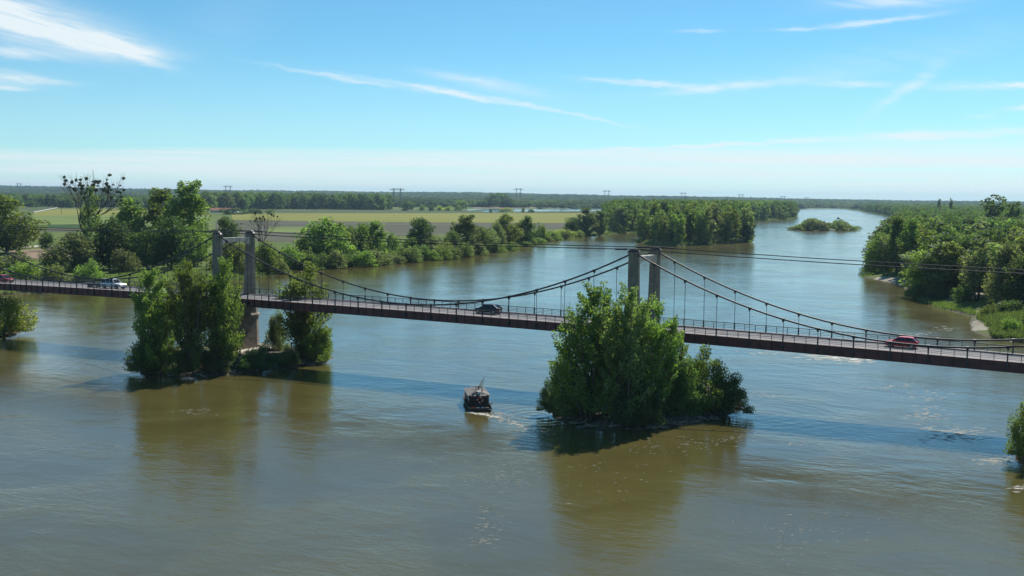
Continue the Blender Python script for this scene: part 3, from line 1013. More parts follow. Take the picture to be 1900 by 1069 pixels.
# ------------------------------------------------------------------ boats
def river_boat():
    bx, by = G(892, 764)
    root = empty('river_boat', (bx, by, 0), R(8.6), cat='boat', label='black tarred wooden river barge with a cabin and red lifebuoy, sailing away')
    root.scale = (.9, .9, .76)
    # local: +y towards the bow, stern at y=0
    hull = MB()
    st = [(0, 1.50, 1.62, .62), (.2, 1.55, 1.70, .60), (2.5, 1.62, 1.80, .56), (6, 1.62, 1.80, .58), (9, 1.45, 1.68, .72), (11, 1.0, 1.35, .98), (12.6, .45, .75, 1.35)]
    out = [[(-b, y, -.3 if y < 9 else -.3 + (y-9)*.22), (b, y, -.3 if y < 9 else -.3 + (y-9)*.22), (t, y, z), (t - .08, y, z), (b - .1, y, .12 if y < 9 else .12 + (y-9)*.2),
            (-b + .1, y, .12 if y < 9 else .12 + (y-9)*.2), (-t + .08, y, z), (-t, y, z)] for y, b, t, z in st]
    hull.loft(out)
    h = hull.build('hull', TARRED, root)
    MB().box(-1.64, 1.64, -.07, -.01, .05, .66).build('transom', TARRED, root)
    for sg in (-1, 1):
        pts = [(sg*t, y, z + .04) for y, b, t, z in st]
        MB().tube(pts, .055, 6).build('gunwale', GREYWOOD, h)
    # cabin of vertical boards
    cab = obj('cabin', MB().box(-1.46, 1.46, 2.0, 8.2, .2, 2.45).mesh('cabin', TARRED), root)
    mbp = MB().box(-.14, .14, -.025, 0, 0, 2.2).mesh('plank', TARRED)
    for k in range(9):
        x = -1.30 + k*.325
        obj('plank', mbp, cab, (x, 1.999, .22))
    mbs = MB().box(-.025, 0, -.16, .16, 0, 2.2).mesh('plank', TARRED)
    for k in range(17):
        obj('plank', mbs, cab, (-1.461, 2.2 + k*.365, .22))
        obj('plank', mbs, cab, (1.486, 2.2 + k*.365, .22))
    for y in (3.2, 5.0, 6.8):
        for x in (-1.5, 1.5):
            MB().box(x - .012, x + .012, y - .35, y + .35, 1.35, 1.95).build('window', GLASS, cab)
    # hipped roof of boards: two slopes, each board its own piece
    rf = obj('roof', MB().hexa([(-1.7, 1.75, 2.44), (1.7, 1.75, 2.44), (1.7, 8.5, 2.44), (-1.7, 8.5, 2.44)],
                               [(-.3, 2.6, 2.92), (.3, 2.6, 2.92), (.3, 7.7, 2.92), (-.3, 7.7, 2.92)]).mesh('roof', GREYWOOD), root)
    nb = 15
    for sg in (-1, 1):
        for k in range(nb):
            y0 = 1.85 + k*6.55/nb
            y1 = y0 + 6.55/nb - .04
            f0 = min(1, max(0, (y0 + y1)/2 - 1.75)/.85, )
            f1 = min(1, max(0, 8.5 - (y0 + y1)/2)/.8)
            f_ = min(f0, f1)
            xt = 1.72 - 1.42*f_
            zt = 2.46 + .48*f_
            MB().hexa([(sg*1.74, y0, 2.445), (sg*xt, y0, zt), (sg*xt, y1, zt), (sg*1.74, y1, 2.445)][::sg],
                      [(sg*1.74, y0, 2.485), (sg*xt, y0, zt + .04), (sg*xt, y1, zt + .04), (sg*1.74, y1, 2.485)][::sg]).build('roof_board', GREYWOOD, rf)
    # lowered mast in its trestle
    fr = obj('mast_frame', MB().bar((-.55, 3.0, 2.6), (-.45, 3.2, 4.0), .09).bar((.55, 3.0, 2.6), (.45, 3.2, 4.0), .09)
             .bar((-.6, 3.2, 3.95), (.6, 3.2, 3.95), .09).bar((-.5, 3.05, 3.2), (.5, 3.15, 3.6), .07).mesh('mast_frame', PALEWOOD), root)
    MB().tube([(-.85, 2.1, 2.95), (.0, 3.2, 3.75), (.6, 4.0, 4.5), (1.15, 4.9, 5.35)], [.13, .12, .09, .05], 8).build('mast', GREYWOOD, root)
    MB().tube([(-.95, 2.3, 2.9), (.0, 3.2, 3.5), (.9, 4.4, 4.2)], [.07, .07, .05], 6).build('spar', GREYWOOD, root)
    for x0 in (-.3, .15, .5):
        MB().tube([(x0, 3.2, 3.95), (x0 + .1, 2.2, 2.7)], .03, 5).build('stay', PALEWOOD, root)
    MB().tube([(.9, 4.4, 4.9), (.75, 4.0, 2.8)], .022, 5).build('stay', PALEWOOD, root)
    MB().box(-.2, .25, 2.15, 2.6, 2.75, 3.2).build('stowed_sail', WHITE, root)
    # lifebuoy: ring with four white bands
    ring = empty('lifebuoy', (0, 0, 0), 0, cat='lifebuoy', label='red lifebuoy ring hung on the barge cabin')
    Mx = Matrix.Translation((bx, by, 0)) @ Matrix.Rotation(R(8.6), 4, 'Z') @ Matrix.Translation((.10, 1.66, 1.30))
    ring.matrix_world = Mx
    for a0 in range(8):
        mb = MB()
        band = a0 % 2
        n = 4 if not band else 2
        a_s = a0//2*math.pi/2 + (0 if not band else math.pi/2*.72)
        a_e = a0//2*math.pi/2 + (math.pi/2*.72 if not band else math.pi/2)
        pts = [(.36*math.cos(a_s + (a_e - a_s)*i/n), 0, .36*math.sin(a_s + (a_e - a_s)*i/n)) for i in range(n+1)]
        mb.tube(pts, .095, 8)
        mb.build('white_band' if band else 'ring_segment', WHITE if band else RINGRED, ring, smooth=True)
    # stern gear
    gear = [(-1.0, .55, .42, 'crate', RINGRED, 'small red crate on the left of the barge stern'), (-.3, .5, .36, 'bucket', PLATE, 'pale bucket on the barge stern deck'),
            (.35, .62, .40, 'canister', WHITE, 'white canister standing in the middle of the barge stern'), (.95, .5, .5, 'basket', PALEWOOD, 'pale wicker basket at the right of the barge stern')]
    q = Matrix.Translation((bx, by, 0)) @ Matrix.Rotation(R(8.6), 4, 'Z')
    for x, y, hh, nm, m_, lab in gear:
        o = MB()
        if nm == 'crate':
            o.box(-.35, .35, -.25, .25, 0, .05).box(-.35, .35, -.25, -.21, .051, hh).box(-.35, .35, .21, .25, .051, hh).box(-.35, -.31, -.208, .208, .051, hh).box(.31, .35, -.208, .208, .051, hh)
        elif nm == 'bucket':
            o.loft([[(.16*math.cos(a), .16*math.sin(a), 0) for a in np.linspace(0, 2*math.pi, 13)[:-1]], [(.22*math.cos(a), .22*math.sin(a), hh) for a in np.linspace(0, 2*math.pi, 13)[:-1]],
                    [(.19*math.cos(a), .19*math.sin(a), hh) for a in np.linspace(0, 2*math.pi, 13)[:-1]], [(.15*math.cos(a), .15*math.sin(a), .05) for a in np.linspace(0, 2*math.pi, 13)[:-1]]])
        elif nm == 'canister':
            o.loft([[(.2*math.cos(a)*k, .2*math.sin(a)*k, z) for a in np.linspace(0, 2*math.pi, 13)[:-1]] for k, z in ((1, 0), (1, hh*.7), (.6, hh*.86), (.35, hh*.9), (.35, hh*1.05))])
        else:
            o.loft([[(.3*math.cos(a)*k, .22*math.sin(a)*k, z) for a in np.linspace(0, 2*math.pi, 13)[:-1]] for k, z in ((.75, 0), (1, hh*.5), (1.05, hh*.7), (.9, hh*.72), (.7, .08))])
        g_ = o.build(nm, m_, None, label=lab, cat=nm)
        g_.matrix_world = q @ Matrix.Translation((x*.9, y + .2, .10))
    MB().box(-1.55, 1.55, .05, .3, .42, .5).build('stern_bench', GREYWOOD, root)
    MB().tube([(1.1, .1, .55), (1.9, -1.4, .15), (2.2, -2.1, -.2)], [.05, .06, .05], 6).build('steering_oar', GREYWOOD, root)
    sail = MB()
    sail.loft([[(1.55, 1.2, .9), (1.75, 1.25, .75), (1.72, 1.75, .7), (1.5, 1.7, .95)], [(1.6, 1.2, 1.25), (1.95, 1.3, 1.15), (1.9, 1.7, 1.05), (1.55, 1.7, 1.3)],
               [(1.75, 1.3, 1.45), (2.2, 1.4, 1.2), (2.1, 1.6, 1.15), (1.7, 1.6, 1.45)]])
    sail.build('furled_cloth', WHITE, root)
    return bx, by


BOAT = river_boat()
fx, fy = G(1555, 406)
mb_ = empty('motor_boat', (fx, fy, 0), R(20), cat='boat', label='tiny dark motor boat far up the river behind the shrubby islet')
MB().loft([[(-w_, y, -.2), (w_, y, -.2), (w_*1.15, y, z), (-w_*1.15, y, z)] for y, w_, z in ((-3, 1.1, .8), (0, 1.2, .8), (2.4, .8, 1.0), (3.6, .15, 1.25))]).build('hull', TARRED, mb_)
MB().hexa([(-1, -1.5, .81), (1, -1.5, .81), (1, 1.2, .81), (-1, 1.2, .81)], [(-.85, -1.4, 2.3), (.85, -1.4, 2.3), (.85, .5, 2.3), (-.85, .5, 2.3)]).build('wheelhouse', TARRED, mb_)


# ------------------------------------------------------------------ islets round the piers
SOIL = mat('islet soil', (0.085, 0.070, 0.045), 0.95, var=0.5, scale=0.5, bump=0.6)


def islet(pts, top, label, material=SOIL):
    w = np.array([G(*q) for q in pts])
    c = w.mean(0)
    # smooth the outline
    n = 48
    idx = np.linspace(0, len(w), n, endpoint=False)
    ring = []
    for t in idx:
        i = int(t)
        f = t - i
        p0, p1, p2, p3 = (w[(i + k) % len(w)] for k in (-1, 0, 1, 2))
        ring.append(0.5*((2*p1) + (-p0+p2)*f + (2*p0-5*p1+4*p2-p3)*f*f + (-p0+3*p1-3*p2+p3)*f**3))
    ring = np.array(ring)
    mb = MB()
    rings = []
    for k, (f, z) in enumerate(((1.06, -.8), (1.0, -.02), (.93, .35), (.8, .75), (.55, 1.0), (.25, 1.15))):
        rr = []
        for i, p in enumerate(ring):
            j = 1 + .05*math.sin(i*2.7 + k) + .05*random.uniform(-1, 1)*(k > 0)
            q = c + (p - c)*f*(j if k else 1)
            rr.append((q[0], q[1], z*top + (random.uniform(-.12, .15) if k > 1 else 0)))
        rings.append(rr)
    mb.loft(rings)
    mb.build('islet', material, kind='structure', label=label)
    return ring, c


ISL_L = islet([(250, 686), (300, 697), (380, 699), (440, 694), (490, 688), (560, 679), (618, 668), (600, 656), (540, 646), (470, 640), (330, 650), (255, 668)], 1.15,
              'dark stony islet round the far pier of the bridge')
ISL_R = islet([(1022, 762), (1050, 783), (1100, 795), (1180, 799), (1250, 792), (1310, 781), (1360, 768), (1372, 748), (1340, 722), (1280, 704), (1150, 704), (1055, 726)], 1.25,
              'dark stony islet heaped with driftwood round the nearer pier')
ISL_0 = islet([(-60, 612), (-20, 624), (25, 622), (40, 610), (20, 598), (-40, 596)], 1.0, 'small islet under the bush at the left edge')
ISL_2 = islet([(1885, 846), (1895, 856), (1925, 862), (1960, 850), (1950, 834), (1910, 830)], .9, 'small islet under the bush at the right edge')
ISL_3 = islet([(1472, 426.6), (1492, 427.6), (1530, 428.3), (1566, 427.8), (1586, 426.4), (1576, 423.8), (1530, 422), (1484, 423.8)], 1.2,
              'low green islet in mid river', mat('islet green', (0.07, 0.10, 0.03), 0.95, var=.4, scale=.1))


# ------------------------------------------------------------------ driftwood and boulders
WETSTONE = mat('dark wet stone', (0.13, 0.115, 0.09), 0.7, var=.45, scale=1.5, bump=.4)


def rock_mesh(seed):
    rg = np.random.default_rng(seed)
    mb = MB()
    n = 7
    rings = []
    for z, r_ in ((-.45, .5), (-.15, .95), (.2, .8), (.42, .35)):
        rings.append([(r_*(1 + .25*rg.uniform(-1, 1))*math.cos(2*math.pi*i/n), r_*(1 + .25*rg.uniform(-1, 1))*math.sin(2*math.pi*i/n), z + .1*rg.uniform(-1, 1)) for i in range(n)])
    mb.loft(rings)
    return mb.mesh('boulder', WETSTONE)


ROCKS = [rock_mesh(i) for i in range(4)]


def edge_spots(ring, c, n, lo, hi, front=True):
    out = []
    while len(out) < n:
        p = ring[random.randrange(len(ring))]
        if front and p[1] > c[1] + 1.0 and random.random() < .8:
            continue
        f = random.uniform(lo, hi)
        out.append((c[0] + (p[0] - c[0])*f + random.uniform(-.5, .5), c[1] + (p[1] - c[1])*f + random.uniform(-.5, .5)))
    return out


for (ring, c), side in ((ISL_L, 'far pier'), (ISL_R, 'nearer pier')):
    for x, y in edge_spots(ring, c, 26, .82, 1.02):
        o = obj('boulder', random.choice(ROCKS), None, (x, y, random.uniform(0, .25)), random.uniform(0, 6),
                label='grey boulder on the water edge of the islet at the %s' % side, cat='rock', group='boulders at the %s' % side)
        k = random.uniform(.35, .8)
        o.scale = (k*1.3, k, k*.8)
    mb = MB()
    for x, y in edge_spots(ring, c, 60 if side[0] == 'n' else 34, .72, 1.03):
        L_ = random.uniform(1.5, 4.5)
        a = random.gauss(-.25, .55)
        p = [(x + L_*(t - .5)*math.cos(a), y + L_*(t - .5)*math.sin(a) + random.uniform(-.15, .15), random.uniform(.15, .45) + (.35*t if random.random() < .4 else 0)) for t in (0, .35, .7, 1)]
        r0 = random.uniform(.05, .15)
        mb.tube(p, [r0, r0*.9, r0*.7, r0*.35], 5)
        for _ in range(3):
            b = p[random.choice((1, 2))]
            mb.tube([b, (b[0] + random.uniform(-.8, .8), b[1] + random.uniform(-.5, .5), b[2] + random.uniform(.1, .8))], [r0*.5, r0*.2], 4)
    mb.build('driftwood', DEADWOOD, kind='stuff', label='tangle of bleached driftwood on the islet at the %s' % side, cat='driftwood')
# a big bleached trunk leaning out of the nearer islet and one on the far one
for (pa, pb, pc), lab in ((((1288, 752), (1306, 745), (1322, 736)), 'bleached forked trunk on the right of the nearer islet'),
                          (((392, 684), (410, 678), (432, 672)), 'pale fallen branch on the right of the far islet')):
    P3 = [(*G(*pa, .8), .8), (*G(*pb, 1.5), 1.5), (*G(*pc, 2.1), 2.1)]
    t_ = empty('fallen_trunk', P3[0], cat='fallen trunk', label=lab)
    rel = [tuple(np.subtract(q, P3[0])) for q in P3]
    MB().tube([(-.6, -.2, -.5)] + rel, [.24, .22, .15, .05], 7).build('stem', DEADWOOD, t_, smooth=True)
    MB().tube([rel[1], (rel[1][0] + .3, rel[1][1] + .4, rel[1][2] + 1.2)], [.1, .03], 6).build('fork', DEADWOOD, t_, smooth=True)


# ------------------------------------------------------------------ trees
def shapes(kind, t):
    if kind == 'round':
        return np.sqrt(np.clip(1 - (2*t - 1)**2*0.92, 0.02, 1))
    if kind == 'tall':
        return np.clip(np.sin(np.pi*np.clip(t*.92 + .06, 0, 1))**.6, .08, 1)*(1 - .25*t)
    if kind == 'plume':
        return np.clip((1 - t)**.55*(.62 + .55*np.sin(np.pi*np.clip(t + .18, 0, 1))), .08, 1.0)
    if kind == 'willow':
        return np.sqrt(np.clip(1 - (t*1.02)**2.4, .03, 1))*(0.8 + .2*np.sin(np.pi*t))
    if kind == 'bush':
        return np.sqrt(np.clip(1 - t**2, 0.03, 1))
    return np.ones_like(t)


def make_crown(seed, kind, H, Rr, base, K, L, leaf, tuft=(.9, .9, .8), up=0.0, trunk_r=.22, limbs=26, multi=1, droop=0.0, lean=0.0):
    """returns (crown mesh, trunk mesh) of a tree H metres high, crown radius Rr, crown starting at base*H"""
    rg = np.random.default_rng(seed)
    t = rg.random(K*4)
    keep = rg.random(K*4) < shapes(kind, t)
    t = t[keep][:K]
    K = len(t)
    ang = rg.random(K)*2*np.pi
    ph = rg.random(4)*6.28
    lobe = 1 + .20*np.sin(2*ang + ph[0] + 3*t) + .16*np.sin(3*ang + ph[1] - 6*t) + .12*np.sin(5*ang + ph[2] + 9*t)
    rad = Rr*shapes(kind, t)*lobe*rg.random(K)**.42*.92
    z = H*(base + (1 - base)*t*.95)
    cx = rad*np.cos(ang)
    cy = rad*np.sin(ang)
    if kind == 'stems':
        ga = 2.39996
        rr_ = Rr*.78*np.sqrt((np.arange(multi) + .35)/multi)
        sa = np.arange(multi)*ga + ph[3]
        S = np.stack([rr_*np.cos(sa), rr_*np.sin(sa)], 1)
        hs = np.clip(1.0 - .34*(rr_/Rr)**1.3 + rg.uniform(-.16, .08, multi), .5, 1)
        hs[0] = 1
        si = rg.choice(multi, K, p=hs/hs.sum())
        t = rg.uniform(.07, 1, K)**.95
        sp_r = Rr*.40*np.sin(np.pi*np.clip(t*.80 + .16, 0, 1))**.8*np.sqrt(rg.random(K))*(1.25 - .3*t)
        cx = S[si, 0]*(.35 + .65*t) + sp_r*np.cos(ang)
        cy = S[si, 1]*(.35 + .65*t) + sp_r*np.sin(ang)
        z = H*hs[si]*t*.97
        rad = np.hypot(cx, cy)
    # several stems: each pulls its share of the clumps upwards to its own top
    stems = [(0, 0)]
    if kind == 'stems':
        stems = [tuple(q_) for q_ in S]
    elif multi > 1:
        stems = [(Rr*.5*math.cos(2*math.pi*i/multi + ph[3]), Rr*.5*math.sin(2*math.pi*i/multi + ph[3])) for i in range(multi)]
        hs = rg.uniform(.72, 1.0, multi)
        hs[rg.integers(multi)] = 1
        w = np.array([np.hypot(cx - a, cy - b) for a, b in stems])
        near = w.argmin(0)
        z = z*hs[near]
        pull = .35*t
        cx = cx*(1 - pull) + np.array([stems[i][0] for i in near])*pull
        cy = cy*(1 - pull) + np.array([stems[i][1] for i in near])*pull
    C = np.stack([cx, cy, z], 1)
    sizes = rg.uniform(.6, 1.35, K)
    n = np.maximum(3, (L*sizes**1.5).astype(int))
    ci = np.repeat(np.arange(K), n)
    N = len(ci)
    g = rg.normal(size=(N, 3))
    g *= (rg.random(N)**.33/np.linalg.norm(g, axis=1))[:, None]*1.55
    tv = np.array(tuft)*Rr/5.0
    off = g*tv*sizes[ci][:, None]
    # tufts point outwards and up
    outd = np.stack([np.cos(ang), np.sin(ang)], 1)[ci]
    off[:, :2] += outd*(off[:, 2:3]*up*.5)
    off[:, 2] -= droop*np.maximum(0, (off[:, :2]*outd).sum(1))
    P = C[ci] + off
    P[:, 0] += lean*(P[:, 2]/H)**2*Rr
    P[:, 2] = np.clip(P[:, 2], .15 + .3*rg.random(N), H*1.02)
    # leaf quads
    d = rg.normal(size=(N, 3)) + np.array([0, 0, .5*up - .3*droop])
    d[:, :2] += outd*.6
    d /= np.linalg.norm(d, axis=1)[:, None]
    q = rg.normal(size=(N, 3))
    s = np.cross(d, q)
    s /= np.linalg.norm(s, axis=1)[:, None] + 1e-9
    sz = leaf*rg.uniform(.6, 1.3, N)[:, None]
    V = np.stack([P - d*sz*.55, P + s*sz*.36, P + d*sz*.6, P - s*sz*.36], 1).reshape(-1, 3)
    Fq = np.arange(N*4).reshape(N, 4)
    cm = np_mesh('crown', V, Fq)
    cm.materials.append(LEAF)
    # trunk and limbs
    mb = MB()
    for (a, b) in stems:
        hh = H*.86
        pts = [(a*.25, b*.25, -.4), (a*.5 + .15*rg.normal(), b*.5 + .15*rg.normal(), hh*.3), (a*.85, b*.85, hh*.65), (a + lean*Rr*.5, b, hh)]
        mb.tube(pts, [trunk_r*1.25, trunk_r*.85, trunk_r*.5, trunk_r*.12], 7)
    order = rg.permutation(K)[:limbs]
    for i in order:
        a, b = min(stems, key=lambda q_: (q_[0] - C[i, 0])**2 + (q_[1] - C[i, 1])**2)
        dist = math.hypot(C[i, 0] - a, C[i, 1] - b)
        z0 = max(H*.12, C[i, 2] - dist*.9 - .08*H)
        f = min(1, z0/(H*.86))
        p0 = (a*(.25 + .75*f), b*(.25 + .75*f), z0)
        p2 = tuple(C[i])
        p1 = (p0[0]*.5 + p2[0]*.5, p0[1]*.5 + p2[1]*.5, z0*.4 + p2[2]*.6)
        r_ = trunk_r*.38*(1 - .7*f)
        mb.tube([p0, p1, p2], [r_, r_*.7, r_*.2], 5)
    tm = mb.mesh('trunk', BARK, True)
    return cm, tm, H, Rr


PROTO = {}


def reg(key, n, seed, *a, **k):
    PROTO[key] = [make_crown(seed + i*17, *a, **k) for i in range(n)]


# nearest trees on the pier islets
reg('plume_fine', 4, 100, 'stems', 18, 4.9, .02, 170, 125, .31, tuft=(.42, .42, 1.0), up=1.2, trunk_r=.15, limbs=80, multi=8)
reg('bush_fine', 3, 200, 'bush', 9, 5.0, .02, 105, 125, .30, tuft=(.8, .8, .75), up=.6, trunk_r=.16, limbs=40, multi=3)
# trees on both banks
reg('round', 3, 300, 'round', 16, 5.5, .06, 110, 62, .62, tuft=(1.0, 1.0, .85), trunk_r=.3, limbs=26)
reg('tall', 3, 400, 'tall', 20, 4.6, .10, 110, 58, .62, tuft=(.8, .8, 1.1), up=.7, trunk_r=.26, limbs=28)
reg('willow', 2, 500, 'willow', 14, 5.8, .02, 120, 60, .55, tuft=(.85, .85, 1.2), droop=.5, trunk_r=.3, limbs=26)
reg('bush', 3, 600, 'bush', 7, 4.6, .0, 70, 46, .5, tuft=(.95, .95, .8), trunk_r=.12, limbs=16, multi=3)
reg('loose', 2, 650, 'tall', 20, 5.0, .16, 85, 38, .6, tuft=(.65, .65, .9), up=.8, trunk_r=.26, limbs=50, multi=2)
# woods further off
reg('mid_round', 4, 700, 'round', 24, 5.4, .04, 60, 30, 1.15, tuft=(1.1, 1.1, .95), trunk_r=.3, limbs=6)
reg('mid_tall', 4, 800, 'tall', 24, 5.4, .06, 60, 30, 1.15, tuft=(.9, .9, 1.35), up=.7, trunk_r=.28, limbs=6)
reg('mid_bush', 2, 850, 'bush', 7, 4.6, .0, 40, 20, .9, tuft=(.95, .95, .8), trunk_r=.12, limbs=4)
reg('far_round', 4, 900, 'round', 18, 7.0, .02, 30, 14, 2.6, tuft=(1.2, 1.2, .9), trunk_r=.3, limbs=2)

_uses = {}


def plant(name, key, x, y, z, w, h, color, label, cat='tree', group=None, variant=None, rz=None):
    protos = PROTO[key]
    i = _uses.get(key, 0)
    _uses[key] = i + 1
    cm, tm, H, Rr = protos[i % len(protos) if variant is None else variant]
    root = empty(name, (x, y, z), rz if rz is not None else random.uniform(0, 6.28), label=label, cat=cat, group=group)
    root.scale = (w/(2*Rr), w/(2*Rr), h/H)
    c = obj('crown', cm, root)
    c.color = (*color, 1)
    obj('trunk', tm, root)
    return root


def lz(x, y):
    return float(land_height(np.array([x]), np.array([y]))[0])


GREENS = {
    'mid': (0.130, 0.205, 0.032), 'dark': (0.060, 0.110, 0.026), 'bright': (0.155, 0.220, 0.036), 'yellow': (0.25, 0.31, 0.038),
    'grey': (0.145, 0.180, 0.078), 'olive': (0.135, 0.190, 0.055), 'deep': (0.085, 0.150, 0.030),
}


def tree_px(name, key, px, by_, ty_, wpx, col, label, z=LAND, cat='tree', group=None, **k):
    x, y = G(px, by_, z)
    h = top_z(px, ty_, y) - z
    w = wpx/F*y
    return plant(name, key, x, y, z, w, h, GREENS[col], label, cat, group, **k)


# --- islet of the far (left) tower
for a in [
    ('poplar_tree', 'plume_fine', 288, 683, 500, 124, 'mid', 'leafy poplar at the left end of the far pier islet', .9),
    ('poplar_tree', 'plume_fine', 352, 686, 484, 100, 'mid', 'tall poplar in the middle of the three on the far pier islet', 1.0),
    ('poplar_tree', 'plume_fine', 414, 681, 474, 102, 'mid', 'tallest poplar, close against the far concrete tower', 1.0),
    ('poplar_tree', 'plume_fine', 566, 659, 486, 124, 'bright', 'bright green poplar behind the bridge deck, right of the far tower', .8),
    ('willow_shrub', 'bush_fine', 512, 652, 572, 44, 'grey', 'slender grey green shrub between the far pier and the bright poplar', .8),
    ('willow_shrub', 'bush_fine', 275, 690, 612, 76, 'deep', 'dark shrub hanging over the water at the left tip of the far islet', .4),
    ('willow_shrub', 'bush_fine', 478, 684, 640, 70, 'dark', 'dark low shrub in front of the far pier footing', .5),
    ('willow_shrub', 'bush_fine', 592, 667, 598, 64, 'mid', 'shrub overhanging the water at the right tip of the far islet', .5),
    ('willow_shrub', 'bush_fine', 535, 676, 645, 52, 'olive', 'small olive shrub on the front right shore of the far islet', .4),
    ('willow_shrub', 'bush_fine', 328, 692, 640, 60, 'mid', 'leafy shrub at the foot of the middle poplar on the far islet', .5),
    ('willow_shrub', 'bush_fine', 392, 690, 642, 56, 'deep', 'deep green shrub at the foot of the tallest poplar on the far islet', .5),
    # --- islet of the nearer (right) tower
    ('poplar_tree', 'plume_fine', 1092, 772, 528, 152, 'mid', 'large leafy poplar on the left of the nearer pier islet', 1.0),
    ('poplar_tree', 'plume_fine', 1158, 778, 530, 136, 'olive', 'silvery olive poplar in front of the nearer tower, middle of the islet', 1.1),
    ('poplar_tree', 'plume_fine', 1208, 770, 556, 124, 'mid', 'bushy poplar right in front of the nearer tower', 1.0),
    ('poplar_tree', 'plume_fine', 1246, 764, 592, 74, 'mid', 'shorter poplar sloping down to the rounded shrub on the nearer islet', 1.0),
    ('poplar_tree', 'plume_fine', 1128, 766, 540, 96, 'deep', 'deep green poplar between the two foremost poplars on the nearer islet', 1.1),
    ('willow_shrub', 'bush_fine', 1052, 768, 640, 84, 'deep', 'dark shrub at the foot of the large poplar on the nearer islet', .7),
    ('willow_shrub', 'bush_fine', 1310, 757, 640, 104, 'bright', 'rounded bright green shrub on the right of the nearer islet', .8),
    ('willow_shrub', 'bush_fine', 1352, 764, 690, 80, 'deep', 'dark shrub overhanging the water at the right tip of the nearer islet', .5),
    ('willow_shrub', 'bush_fine', 1020, 764, 704, 50, 'dark', 'small dark shrub sticking out over the water at the left tip of the nearer islet', .5),
    ('willow_shrub', 'bush_fine', 1180, 786, 690, 100, 'dark', 'dark undergrowth shrub at the front of the nearer islet', .6),
    ('willow_shrub', 'bush_fine', 1262, 770, 655, 80, 'deep', 'dark shrub between the bushy poplar and the rounded shrub', .6),
    # --- edges of the picture
    ('willow_shrub', 'bush_fine', -2, 619, 534, 118, 'yellow', 'yellow green willow bush on its own islet at the left edge', .6),
    ('willow_shrub', 'bush_fine', 1912, 848, 716, 84, 'mid', 'green bush standing in the water at the right edge', .6),
]:
    tree_px(*a[:-1], z=a[-1])

